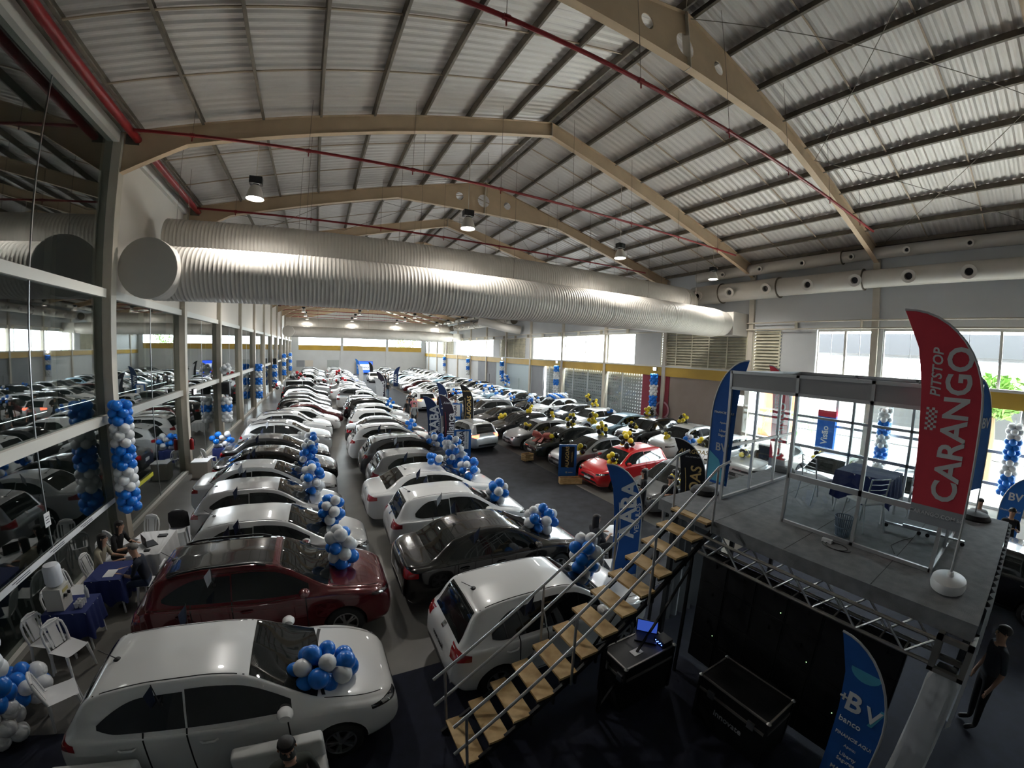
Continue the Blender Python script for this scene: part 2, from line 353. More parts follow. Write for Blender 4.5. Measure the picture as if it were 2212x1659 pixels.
for (a,b,zs,ze,n) in ((-3.2,5.5,4.66,6.85,4),(5.85,8.45,4.66,6.85,2),(21.2,36.35,4.66,6.95,5),(47.25,62.55,4.66,6.95,5)):
    wi += 1; wn = struct('window_%d' % wi, 'bright high window %s along the right wall' % ORD[wi-1], (XR+0.15,0,0))
    MB().box(-0.05,0.05,a,b,zs-0.06,zs).build('window_frame', frame_cr, wn); MB().box(-0.05,0.05,a,b,ze,ze+0.1).build('window_frame', frame_cr, wn)
    for i in range(n+1): y = a+(b-a)*i/n; MB().box(-0.05,0.05,max(a,y-0.05),min(b,y+0.05),zs,ze).build('window_frame', frame_cr, wn)
    for i in range(n):
        ya, yb = a+(b-a)*i/n+0.05, a+(b-a)*(i+1)/n-0.05; MB().box(-0.004,0.004,ya,yb,zs,ze).build('pane', glassW, wn)
        if wi <= 2: MB().box(-0.012,0.012,(ya+yb)/2-0.01,(ya+yb)/2+0.01,zs,ze).build('glazing_bar', alu, wn)
# ground storey of the right wall
def rlow(name, y0, y1, z0, z1, m, dx=0.0): return MB().box(XW0+dx,XW1+dx,y0,y1,z0,z1).build(name, m, wr)
rlow('red_panel', 17.75, 20.2, 0, 3.93, redwall, -0.05)
rlow('wall_panel', 13.75, 17.75, 0, 3.93, brownwall); rlow('wall_panel', 12.0, 13.75, 0, 2.55, brownwall); rlow('wall_panel', 12.0, 13.75, 3.25, 3.93, brownwall)
rlow('wall_panel', 34.2, 36.6, 0, 3.93, greywall); rlow('wall_panel', 36.6, 46.0, 0, 3.93, mat('pale_blue_wall',(0.55,0.66,0.70),0.6)); rlow('wall_panel', 46, 52.5, 0, 3.93, greywall); rlow('wall_panel', 52.5, YF, 0, 3.93, whitewall)
MB().lathe([(0.62,-0.02),(0.62,0.02)],28,0,Matrix.Translation((XW0-0.07,18.2,1.55)) @ Matrix.Rotation(math.pi/2,4,'Y')).build('round_emblem', mat('pink_emblem',(0.55,0.3,0.33),0.6), wr)
MB().lathe([(0.5,-0.025),(0.5,0.025)],28,0,Matrix.Translation((XW0-0.075,18.2,1.55)) @ Matrix.Rotation(math.pi/2,4,'Y')).build('round_emblem', redwall, wr)
ws = struct('window_9', 'small bright slider window in the brown wall', (XR+0.15,0,0))
for (a,b) in ((12.05,12.85),(12.9,13.7)): MB().box(-0.004,0.004,a,b,2.6,3.2).build('pane', glassW, ws)
MB().box(-0.04,0.04,12.0,13.75,2.55,2.6).build('window_frame', frame_cr, ws); MB().box(-0.04,0.04,12.0,13.75,3.2,3.25).build('window_frame', frame_cr, ws); MB().box(-0.04,0.04,12.85,12.9,2.6,3.2).build('window_frame', frame_cr, ws)
# pierced block screen behind shop glass
cob = struct('window_10', 'pierced white block screen behind glass', (XR+0.6,0,0))
cbm = mat('screen_block',(0.30,0.31,0.31),0.8)
for i in range(14): MB().box(-0.1,0.0,20.3,34.2,0.2+i*0.26,0.2+i*0.26+0.17).build('block_course', cbm, cob)
for i in range(54): y = 20.3+i*0.26; MB().box(-0.09,0.01,y,y+0.17,0,3.93).build('block_rib', cbm, cob)
MB().box(0.1,3.6,20.0,34.4,4.0,4.2).build('shade_roof', greywall, cob); MB().box(3.4,3.6,20.0,34.4,0,4.0).build('shade_wall', mat('shade_wall_green',(0.10,0.13,0.10),0.9,noise=0.6,nscale=1.5), cob)  # unseen roof and back wall, added to dim the daylight behind the screen
for y in (20.25,22.4,24.55,26.7,28.9,31.0,33.0): MB().box(-0.55,-0.47,y-0.04,y+0.04,0,3.93).build('shop_post', alu, cob)
for i,y in enumerate((20.3,24.6,28.95)): MB().box(-0.515,-0.505,y,y+4.2,0.1,3.9).build('pane', glassB, cob)
# shop front towards the street (behind the booth)
sf = struct('window_11', 'street shop front glazing behind the booth', (XR+0.1,0,0))
for i,y in enumerate(np.arange(-4.5, 12.1, 2.35)): MB().box(-0.05,0.05,y-0.06,y+0.06,0,3.93).build('shop_post', alu, sf)
for z in (0.05,1.0,2.25): MB().box(-0.05,0.05,-4.5,12,z-0.06,z+0.06).build('transom', alu, sf)
for i,y in enumerate(np.arange(-4.5, 11.9, 2.35)): MB().box(-0.004,0.004,y+0.06,y+2.29,0.1,3.9).build('pane', glassW, sf)
rlow('wall_panel', YB, -4.5, 0, 3.93, whitewall)
# doors in the far part of the right wall
for di,(a,b) in enumerate(((39.5,40.6),(48.2,50.4))):
    dr = struct('door_%d' % (di+2), 'service door %s in the far right wall' % ORD[di], (XR,0,0)); MB().box(0.0,0.05,a,b,0,2.2).build('door_leaf', greywall if di else mat('pale_blue_wall'), dr); MB().box(-0.02,0.0,a+0.08,a+0.14,1.0,1.1).build('door_handle', alu, dr)

# far wall
wf = struct('wall_far', 'white end wall with yellow band and strip windows')
def fp(name, x0, x1, z0, z1, m=whitewall, dy=0.0): return MB().box(x0,x1,YF+dy,YF+0.2+dy,z0,z1).build(name, m, wf)
fp('wall_panel', XL-0.4, XR+0.3, 0, 4.75); fp('wall_panel', XL-0.4, XR+0.3, 9.3, 14.4)
fp('wall_panel', XL-0.4, -4.1, 4.75, 9.3); fp('wall_panel', 20.6, XR+0.3, 4.75, 9.3)
for (a,b) in ((-4.1,3.9),(4.4,13.0),(13.5,20.6)):
    fp('yellow_band', a, b, 4.75, 5.75, yellow, -0.03); fp('pane', a, b, 5.75, 9.3, glassW, 0.09)
for x in (4.15, 13.25): MB().box(x-0.25,x+0.25,YF-0.15,YF+0.2,0,10.5).build('pilaster', whitewall, wf)
d1 = struct('door_1', 'pale grey double door in the end wall', (0,YF,0)); MB().box(1.3,3.6,-0.05,0.0,0,2.8).build('door_leaf', mat('pale_grey_door',(0.42,0.45,0.44),0.5), d1); MB().box(1.2,3.7,-0.08,0,2.8,2.92).build('door_frame', whitewall, d1); MB().box(2.44,2.46,-0.056,-0.05,0,2.8).build('door_gap', greywall, d1)
for (a,b,m,nm) in ((-4.5,-3.0,greywall,'grey'),(-2.9,-1.4,upwall,'cream')): tag(MB().box(a,b,YF-0.12,YF-0.02,1.4,2.7).build('wall_cabinet', m), '%s metal cabinet on the end wall left of the door' % nm, 'cabinet')
# outside: neighbouring building with dark canopy, a leafy tree, palm
nb = thing('neighbour_building', 'white building with dark canopy across the street', 'building', (34,-2,0))
MB().box(0,6,-20,18,0,4.6).build('wall', mat('sunlit_white',(0.8,0.8,0.78),0.8), nb); MB().box(-4.5,7,-20,16,6.05,7.3).build('canopy', mat('dark_canopy',(0.05,0.05,0.055),0.8), nb)
for y in (-14,-6,2,10): MB().box(-4,-3.6,y,y+0.4,-0.05,6.05).build('canopy_post', whitewall, nb)
for y in (-18,-10.5,-3,4.5): MB().box(-0.06,0,y,y+6.8,1.3,3.5).build('dark_panel', mat('dark_panel_grey',(0.09,0.09,0.09),0.5), nb)  # dark panels added to darken the wall, standing in for the grey overhang
nb2 = thing('apartment_block', 'pale apartment block far outside the right windows', 'building', (70,45,0))
MB().box(0,12,-10,14,0,26).build('wall', mat('sunlit_white'), nb2)
for i in range(7):
    for j in range(5): MB().box(-0.06,0,-8.5+j*4.6,-5.6+j*4.6,2+i*3.4,3.6+i*3.4).build('window', mat('blue_grey_glass',(0.25,0.33,0.4),0.2), nb2)

def leafy_tree(loc, h, rr, lab, seed):
    t = thing('leafy_tree', lab, 'tree', loc, 0, 'trees outside'); rg = random.Random(seed)
    MB().tube([(0,0,0),(0.1,0,h*0.4),(0,0.1,h*0.75)],[0.22,0.16,0.07],8).build('trunk', mat('palm_trunk',(0.20,0.14,0.08),0.9), t, smooth=True)
    mb = MB()
    for i in range(700):
        d = Vector((rg.gauss(0,1),rg.gauss(0,1),rg.gauss(0,1))).normalized()*rr*rg.uniform(0.55,1.0); c = Vector((0,0,h*0.75))+Vector((d.x,d.y,d.z*0.75)); u = Vector((rg.gauss(0,1),rg.gauss(0,1),rg.gauss(0,1))).normalized(); v = u.cross(Vector((0.3,0.5,0.8))).normalized(); s = rg.uniform(0.18,0.32)
        mb.add([c-u*s,c+v*s*0.5,c+u*s,c-v*s*0.5],[(0,1,2,3)])
    o = mb.build('leaves', mat('tree_leaf',(0.12,0.24,0.04),0.7), t); o['kind'] = 'stuff'
leafy_tree((19.0,92.0,-0.06), 9.5, 3.0, 'green tree beyond the right end of the far windows', 1)
leafy_tree((27.5,1.5,-0.05), 5.6, 1.5, 'tree outside the shop front near the right edge', 3)
# ============================================================ DUCTS, PIPES, LAMPS
def spiral_duct(mb, a, b, r, n=32, step=0.115):
    a, b = Vector(a), Vector(b); L = (b-a).length; k = max(2, int(L/step)); pts = []; rs = []
    for i in range(k+1):
        t = i/k; p = a.lerp(b, t); d = (b-a).normalized()
        for (o, dr) in ((0.0, 0.0), (0.012, 0.009), (0.028, 0.009), (0.04, 0.0)):
            if t*L+o <= L: pts.append(p+d*o); rs.append(r+dr)
    mb.tube(pts, rs, n); return mb
def big_duct(lab, y, z, r, x0, x1, elbow=None, capl=True):
    t = thing('air_duct', lab, 'duct', (0,y,z), group='round ducts crossing the hall')
    me = spiral_duct(MB(), (x0,0,0), (x1,0,0), r); me.build('duct_body', ductm, t, angle=50)
    for i in range(1,6): 
        x = x0+(x1-x0)*i/6; MB().tube([(x-0.02,0,0),(x+0.02,0,0)],r+0.014,32,cap=False).build('joint_band', ductm, t, angle=40)
    for i in range(0,7):
        x = x0+(x1-x0)*(i+0.15)/6.6; MB().tube([(x,0,r),(x,0,zbeam(x)-z+0.1)],0.006,5).build('hanger_wire', purl, t)
    if capl:
        stub = MB().tube([(x0+0.25,0.1,0),(x0+0.2,-0.45,0),(x0+0.13,-0.85,0)],[r*0.98,r*1.03,r*1.04],32).build('end_stub', ductm, t, angle=50)
        MB().lathe([(r*1.06,-0.16),(r*1.06,0.0),(r*1.02,0.012),(0.0,0.02)],32,0,Matrix.Translation((x0+0.13,-0.86,0)) @ Matrix.Rotation(-0.17,4,'Z') @ Matrix.Rotation(math.pi/2,4,'X')).build('end_cap', mat('duct_cap',(0.56,0.53,0.48),0.5), t, angle=40)
    if elbow: elbow(t, r)
    return t
def elbow_box(t, r):
    mb = MB(); mb.tube([(19.0,0,0),(19.9,0,0.02)],[r,r*0.86],32,cap=False); mb.box(19.9,21.45,-r*0.86,r*0.86,-r*0.8,r*0.86); mb.build('transition_box', ductm, t, angle=40)
def elbow_up(t, r):
    pts = [(18.6,0,0),(19.1,0.08,0),(19.7,0.4,0.03),(20.3,0.9,0.06),(20.8,1.5,0.1)]
    MB().tube(pts,[r,r,r*0.95,r*0.85,r*0.75],32).build('elbow', ductm, t, angle=60)
big_duct('lower thick spiral duct crossing the hall nearest the viewer', 12.9, 7.22, 0.76, -4.6, 19.0, elbow_box)
big_duct('upper thick spiral duct just behind the nearest lower duct', 14.9, 8.55, 0.76, -4.9, 18.6, elbow_up, False)
big_duct('lower round duct crossing the far end of the hall', 60.0, 7.42, 0.76, -4.4, 19.0, elbow_box)
big_duct('upper round duct crossing the far end of the hall', 63.4, 8.9, 0.76, -4.9, 18.6, elbow_up, False)
def wall_duct(lab, segs, z, x, nz):
    t = thing('wall_duct', lab, 'duct', (x,0,z))
    for (a,b,r) in segs:
        MB().tube([(0,a,0),(0,b,0)],r,24).build('duct_body', ductm, t, angle=40); MB().tube([(0,a-0.02,0),(0,a+0.02,0)],r+0.03,24).build('joint_band', purl, t, angle=40)
    for (ys,ro,out) in nz:
        for y in ys:
            r = [s[2] for s in segs if s[0] <= y <= s[1]]
            if not r: continue
            M = Matrix.Translation((-r[0]+0.05,y,-0.05)) @ Matrix.Rotation(-math.pi/2-0.25,4,'Y')
            nzl = MB().lathe([(ro*0.8,-0.1),(ro*0.8,out*0.6),(ro*1.25,out*0.65),(ro*1.25,out),(ro*0.7,out),(ro*0.62,out*0.6)],20,0,M,cap=False).build('nozzle', ductm, t, angle=40)
            MB().lathe([(ro*0.62,out*0.6),(0,out*0.58)],20,0,M,cap=False).build('nozzle_throat', blackm, nzl)
wall_duct('lower wall duct with round nozzles on the right wall', [(-8,6.2,0.40),(6.2,10.2,0.46),(10.2,13.6,0.52),(13.6,15.6,0.56)], 9.12, XR-0.62, [(np.arange(-6.2,15,2.1),0.22,0.32)])
wall_duct('upper slim wall duct with small nozzles under the right eaves', [(-8,7.2,0.26),(7.2,15.5,0.30)], 10.28, XR-0.45, [(np.arange(-6.8,15,2.25),0.12,0.26)])
wall_duct('lower nozzle duct in the far part of the right wall', [(40,52,0.46),(52,61,0.5),(63,76,0.46)], 9.1, XR-0.6, [(np.arange(41,75,2.1),0.22,0.32)])
wall_duct('upper slim duct in the far part of the right wall', [(40,76,0.28)], 10.2, XR-0.45, [(np.arange(41,75,2.25),0.12,0.26)])
t = thing('duct_branch', 'short bent duct stub on the far right wall', 'duct', (XR-1.2,40,8.2)); MB().tube([(-3.2,1.5,0.6),(-2.0,0.5,0.3),(-0.8,-0.6,-0.1),(0.9,-1.0,-0.3)],0.48,24).build('elbow', ductm, t, angle=60)
# sprinkler pipes
for k, fy in enumerate(FRY):
    t = thing('sprinkler_pipe', 'red sprinkler pipe %s from the front, crossing under the roof' % ORD[k], 'pipe', (0,fy-0.66,10.56), group='red sprinkler pipes')
    MB().tube([(-4.82,0,0),(18.5,0,0)],0.042,8).build('pipe_run', redpipe, t, smooth=True)
    for x in np.arange(-3.4,18.4,2.9):
        MB().tube([(x-0.06,0,0),(x+0.06,0,0)],0.055,8).build('coupling', redpipe, t, smooth=True); MB().tube([(x,0,-0.16),(x,0,0.06)],0.016,6).build('sprinkler_head', redpipe, t); MB().tube([(x,0,0.04),(x,0,zbeam(x)-10.4)],0.006,5).build('hanger_rod', purl, t)
t = thing('sprinkler_main', 'thick red main pipe along the left eaves', 'pipe', (-4.95,0,10.6)); MB().tube([(0,YB,0),(0,80,0)],0.11,10).build('pipe_run', redpipe, t, smooth=True)
for fy in FRY: MB().box(-0.3,0.05,fy-0.03,fy+0.03,-0.15,0.15).build('bracket', purl, t)
# high-bay lamps
def highbay(x, y, z, lab):
    t = thing('highbay_lamp', lab, 'lamp', (x,y,z), group='hanging high-bay lamps')
    MB().tube([(0,0,0.62),(0,0,zbeam(x)-z-0.5)],0.012,6).build('rod', cream, t)
    MB().box(-0.17,0.17,-0.12,0.12,0.42,0.62).build('ballast', blackm, t); MB().lathe([(0.09,0.44),(0.09,0.38),(0.02,0.38)],12).build('neck', blackm, t)
    MB().lathe([(0.10,0.38),(0.14,0.34),(0.19,0.22),(0.235,0.06),(0.25,0.0),(0.24,0.0),(0.225,0.06),(0.18,0.2),(0.1,0.33)],24,cap=False).build('reflector', mat('reflector',(0.62,0.58,0.52),0.4), t, smooth=True)
    MB().lathe([(0.222,0.03),(0.0,0.028)],24,cap=False).build('lens', lampon, t)
    ld = bpy.data.lights.new('highbay_light','SPOT'); ld.energy = LAMP_W*4; ld.spot_size = math.radians(150); ld.spot_blend = 0.6; ld.shadow_soft_size = 0.2; ld.color = (1.0,0.96,0.90)
    lo = bpy.data.objects.new('highbay_light', ld); COL.objects.link(lo); lo.parent = t; lo.location = (0,0,0.0)
for r, k in enumerate((2,4,6,8,9,10,11,12)):  # the in-between rows at the far end are extra, added to brighten it
    for c, x in enumerate((-1.88,4.5,11.3,17.8)):
        highbay(x, FRY[k]+0.15, 9.32, 'bell-shaped high-bay lamp, %s row from the front, %s from the glass wall' % (ORD[r], ORD[c]))
def flood(x, y, z, dirx, lab):
    t = thing('floodlight', lab, 'lamp', (x,y,z), group='wall floodlights')
    MB().cbox((0,0,0),(0.09,0.32,0.24)).build('housing', blackm, t); MB().cbox((dirx*0.05,0,0),(0.012,0.26,0.18)).build('lens', floodon, t); MB().cbox((-dirx*0.1,0,0),(0.12,0.04,0.04)).build('bracket', steel_blk, t)
    ld = bpy.data.lights.new('flood_light','AREA'); ld.shape = 'RECTANGLE'; ld.size = 0.26; ld.size_y = 0.18; ld.energy = FLOOD_W; ld.color = (0.93,0.97,1)
    lo = bpy.data.objects.new('flood_light', ld); COL.objects.link(lo); lo.parent = t; lo.location = (dirx*0.07,0,0); lo.rotation_euler = (0,-dirx*math.radians(72),0)
for i, y in enumerate((18.75, 31.0, 43.4, 55.6, 67.8)): flood(XR-0.35, y, 4.45 if i else 4.4, -1, 'white floodlight above the %s balloon column of the right wall' % ORD[i])
flood(XL+0.25, 18.25, 3.35, 1, 'glaring floodlight on the second steel column of the glass wall')
flood(XL+0.25, 37.0, 3.6, 1, 'glaring floodlight far along the glass wall')
# ============================================================ CARS
def pchip(pts):
    x = np.array([p[0] for p in pts], float); y = np.array([p[1] for p in pts], float)
    h = np.diff(x); d = np.diff(y)/h; m = np.zeros(len(x)); m[0], m[-1] = d[0], d[-1]
    for i in range(1, len(x)-1):
        if d[i-1]*d[i] <= 0: m[i] = 0
        else: w1, w2 = 2*h[i]+h[i-1], h[i]+2*h[i-1]; m[i] = (w1+w2)/(w1/d[i-1]+w2/d[i])
    def f(t):
        t = min(max(t, x[0]), x[-1]); i = min(max(int(np.searchsorted(x, t))-1, 0), len(h)-1); u = (t-x[i])/h[i]
        return float((1+2*u)*(1-u)**2*y[i] + u*(1-u)**2*h[i]*m[i] + u*u*(3-2*u)*y[i+1] + u*u*(u-1)*h[i]*m[i+1])
    return f
def catmull(P, per=4):
    out = []; n = len(P)
    for i in range(n-1):
        p0, p1, p2, p3 = P[max(i-1,0)], P[i], P[i+1], P[min(i+2,n-1)]
        for k in range(per):
            t = k/per
            out.append(tuple(0.5*((2*p1[a])+(-p0[a]+p2[a])*t+(2*p0[a]-5*p1[a]+4*p2[a]-p3[a])*t*t+(-p0[a]+3*p1[a]-3*p2[a]+p3[a])*t**3) for a in (0,1)))
    out.append(P[-1]); return out
carglass = mat('tinted_car_glass', (0.012,0.014,0.014), 0.03, spec=0.55)
chrome = mat('chrome', (0.7,0.7,0.7), 0.15, metal=1.0)
rimm = mat('alloy_rim', (0.45,0.46,0.47), 0.3, metal=0.8)
trimblk = mat('car_black_trim', (0.014,0.014,0.015), 0.45)
seamm = mat('panel_gap', (0.01,0.01,0.01), 0.9)
lampglass = mat('headlamp_glass', (0.42,0.44,0.45), 0.08, metal=0.5, coat=1.0)
lampdark = mat('headlamp_dark', (0.02,0.02,0.022), 0.1, coat=1.0)
tailred = mat('tail_lamp_red', (0.30,0.008,0.012), 0.15, coat=1.0)
tailon = mat('tail_lamp_lit', (0.5,0.02,0.02), 0.2, emit=(1.0,0.12,0.06), estr=6.0)
headon = mat('headlamp_lit', (1,1,1), 0.2, emit=(1,0.97,0.9), estr=60.0)
platem = mat('number_plate', (0.6,0.61,0.62), 0.4)
PAINT = {
 'white': mat('paint_white', (0.76,0.77,0.77), 0.28, coat=1.0), 'pearl white': mat('paint_pearl', (0.70,0.70,0.685), 0.28, coat=1.0),
 'silver': mat('paint_silver', (0.40,0.41,0.42), 0.3, metal=0.65, coat=1.0), 'pale silver': mat('paint_pale_silver', (0.56,0.58,0.585), 0.3, metal=0.45, coat=1.0),
 'grey': mat('paint_grey', (0.13,0.135,0.14), 0.3, metal=0.5, coat=1.0), 'graphite': mat('paint_graphite', (0.045,0.047,0.05), 0.28, metal=0.4, coat=1.0),
 'black': mat('paint_black', (0.006,0.006,0.007), 0.2, coat=1.0), 'dark red': mat('paint_dark_red', (0.095,0.006,0.010), 0.25, metal=0.2, coat=1.0),
 'bright red': mat('paint_bright_red', (0.55,0.008,0.012), 0.25, coat=1.0), 'dark green': mat('paint_dark_green', (0.018,0.025,0.018), 0.25, metal=0.2, coat=1.0),
 'pale blue': mat('paint_pale_blue', (0.30,0.46,0.56), 0.3, metal=0.3, coat=1.0)}
SPECS = {
 'hatchback': dict(L=3.98, W=1.74, H=1.50, wb=2.5, fo=0.80, wr=0.30, tops=[(0,.56),(.02,.64),(.07,.70),(.25,.79),(.6,.89),(.92,.97),(1.0,1.0),(1.72,1.39),(1.85,1.435),(2.3,1.49),(2.8,1.495),(3.2,1.46),(3.48,1.405),(3.56,1.36),(3.83,1.02),(3.9,.93),(3.95,.78),(3.98,.56)],
   sh=[(0,.52),(.07,.62),(.3,.73),(1.0,.90),(2.0,.945),(3.2,1.0),(3.6,1.02),(3.85,.94),(3.95,.74),(3.98,.52)], cowl=1.0, wt=1.74, rr=3.52, rb=3.84, b1=1.30, b2=3.42, bp=2.36, split=2.46, rails=False),
 'compact hatchback': dict(L=3.92, W=1.68, H=1.49, wb=2.46, fo=0.76, wr=0.29, tops=[(0,.55),(.02,.64),(.08,.71),(.3,.82),(.7,.92),(.95,.98),(1.05,1.02),(1.62,1.36),(1.76,1.42),(2.2,1.48),(2.8,1.49),(3.2,1.47),(3.42,1.43),(3.5,1.38),(3.74,1.0),(3.84,.9),(3.9,.72),(3.92,.52)],
   sh=[(0,.5),(.08,.63),(.3,.76),(1.0,.90),(2.0,.93),(3.2,.96),(3.55,.97),(3.8,.88),(3.9,.68),(3.92,.5)], cowl=1.04, wt=1.66, rr=3.46, rb=3.76, b1=1.28, b2=3.30, bp=2.28, split=2.38, rails=False),
 'sedan': dict(L=4.40, W=1.74, H=1.47, wb=2.58, fo=0.86, wr=0.31, tops=[(0,.55),(.02,.63),(.08,.69),(.3,.79),(.7,.89),(1.05,.97),(1.12,1.0),(1.88,1.37),(2.02,1.41),(2.45,1.46),(2.85,1.465),(3.2,1.41),(3.3,1.385),(3.82,1.08),(3.92,1.045),(4.2,1.03),(4.32,.99),(4.38,.8),(4.40,.55)],
   sh=[(0,.52),(.08,.62),(.35,.74),(1.1,.90),(2.2,.95),(3.4,1.0),(4.1,.98),(4.3,.9),(4.38,.72),(4.40,.52)], cowl=1.12, wt=1.92, rr=3.26, rb=3.82, b1=1.42, b2=3.48, bp=2.48, split=2.58, rails=False),
 'crossover': dict(L=4.32, W=1.80, H=1.62, wb=2.62, fo=0.86, wr=0.335, tops=[(0,.66),(.02,.76),(.07,.84),(.25,.92),(.65,1.01),(1.02,1.08),(1.1,1.11),(1.8,1.50),(1.95,1.555),(2.4,1.61),(3.0,1.615),(3.5,1.57),(3.78,1.52),(3.86,1.47),(4.12,1.10),(4.2,1.0),(4.28,.84),(4.32,.62)],
   sh=[(0,.60),(.08,.72),(.3,.85),(1.1,1.01),(2.2,1.05),(3.4,1.11),(3.85,1.13),(4.1,1.04),(4.26,.82),(4.32,.58)], cowl=1.1, wt=1.84, rr=3.82, rb=4.13, b1=1.42, b2=3.70, bp=2.54, split=2.64, rails=True),
 'boxy SUV': dict(L=4.70, W=1.90, H=1.86, wb=2.85, fo=0.85, wr=0.37, tops=[(0,.78),(.02,.92),(.08,1.0),(.3,1.07),(.8,1.13),(1.2,1.18),(1.28,1.22),(1.82,1.70),(1.94,1.78),(2.3,1.84),(3.2,1.86),(4.2,1.85),(4.46,1.80),(4.52,1.74),(4.62,1.15),(4.65,1.05),(4.68,.85),(4.70,.62)],
   sh=[(0,.74),(.08,.9),(.3,1.0),(1.2,1.10),(2.4,1.12),(4.0,1.13),(4.5,1.12),(4.62,1.02),(4.68,.8),(4.70,.6)], cowl=1.28, wt=1.86, rr=4.50, rb=4.63, b1=1.55, b2=4.35, bp=2.62, split=2.74, rails=True),
 'pickup': dict(L=4.50, W=1.74, H=1.58, wb=2.74, fo=0.86, wr=0.31, tops=[(0,.60),(.02,.72),(.08,.79),(.3,.88),(.7,.97),(1.02,1.03),(1.1,1.06),(1.78,1.46),(1.92,1.51),(2.3,1.57),(2.65,1.56),(2.82,1.52),(2.88,1.46),(3.02,1.10),(3.08,1.07),(3.6,1.07),(4.38,1.07),(4.45,1.04),(4.48,.9),(4.50,.6)],
   sh=[(0,.56),(.08,.70),(.3,.82),(1.1,.96),(2.2,1.0),(3.0,1.03),(4.3,1.04),(4.44,1.0),(4.48,.85),(4.50,.56)], cowl=1.1, wt=1.82, rr=2.85, rb=3.0, b1=1.38, b2=2.80, bp=2.2, split=2.3, rails=False)}
def arch_cut(body_me, L, W, ax, r):
    ob = bpy.data.objects.new('tmp_body', body_me); COL.objects.link(ob); cut = []
    mb = MB()
    for x in ax:
        for s in (-1, 1):
            c = MB(); o = len(mb.v); n = 28
            for yy in (s*(W/2-0.30), s*(W/2+0.25)):
                for j in range(n): mb.v.append((x+r*math.cos(2*math.pi*j/n), yy, r*0.86+r*math.sin(2*math.pi*j/n)))
            mb.f += [(o+j, o+(j+1)%n, o+n+(j+1)%n, o+n+j) for j in range(n)] + [tuple(range(o,o+n))[::-1], tuple(range(o+n,o+2*n))]
            mb.m += [1]*(n+2)
    cm = mb.mesh('tmp_cut', [PAINT['white'], trimblk]); cm.polygons.foreach_set('material_index', [1]*len(cm.polygons))
    co = bpy.data.objects.new('tmp_cut', cm); COL.objects.link(co)
    md = ob.modifiers.new('b', 'BOOLEAN'); md.operation = 'DIFFERENCE'; md.object = co; md.solver = 'EXACT'; md.material_mode = 'INDEX'
    dg = bpy.context.evaluated_depsgraph_get(); me = bpy.data.meshes.new_from_object(ob.evaluated_get(dg))
    bpy.data.objects.remove(ob); bpy.data.objects.remove(co); return me
def wheel_meshes(r):
    t = 0.2; prof = [(r*0.62,-t/2),(r*0.9,-t/2),(r*0.985,-t*0.36),(r,-t*0.15),(r,t*0.15),(r*0.985,t*0.36),(r*0.9,t/2),(r*0.66,t/2),(r*0.64,t*0.3)]
    My = Matrix.Rotation(-math.pi/2, 4, 'X')
    tyre = MB().lathe(prof, 26, 0, My, cap=False).mesh('wheel', rubber, angle=50)
    rb = MB(); rb.lathe([(r*0.66,t*0.42),(r*0.66,t*0.5),(r*0.61,t*0.5),(r*0.60,t*0.2),(0.0,t*0.15)], 26, 1, My, cap=False)
    rb.lathe([(r*0.665,t*0.40),(r*0.665,t*0.505),(r*0.60,t*0.5),(r*0.585,t*0.3)],26,0,My,cap=False)
    for k in range(5):
        a = 2*math.pi*k/5; 
        for da in (-0.16, 0.16):
            p = Vector((math.cos(a+da*0.4)*r*0.1, t*0.44, math.sin(a+da*0.4)*r*0.1)); q = Vector((math.cos(a+da)*r*0.62, t*0.40, math.sin(a+da)*r*0.62)); rb.bar(p, q, 0.032, 0.03, 0, up=(0,1,0))
    rb.lathe([(r*0.16,t*0.3),(r*0.16,t*0.47),(0.0,t*0.48)],14,0,My,cap=False)
    return tyre, rb.mesh('rim', [rimm, trimblk], angle=40)
PROTO = {}
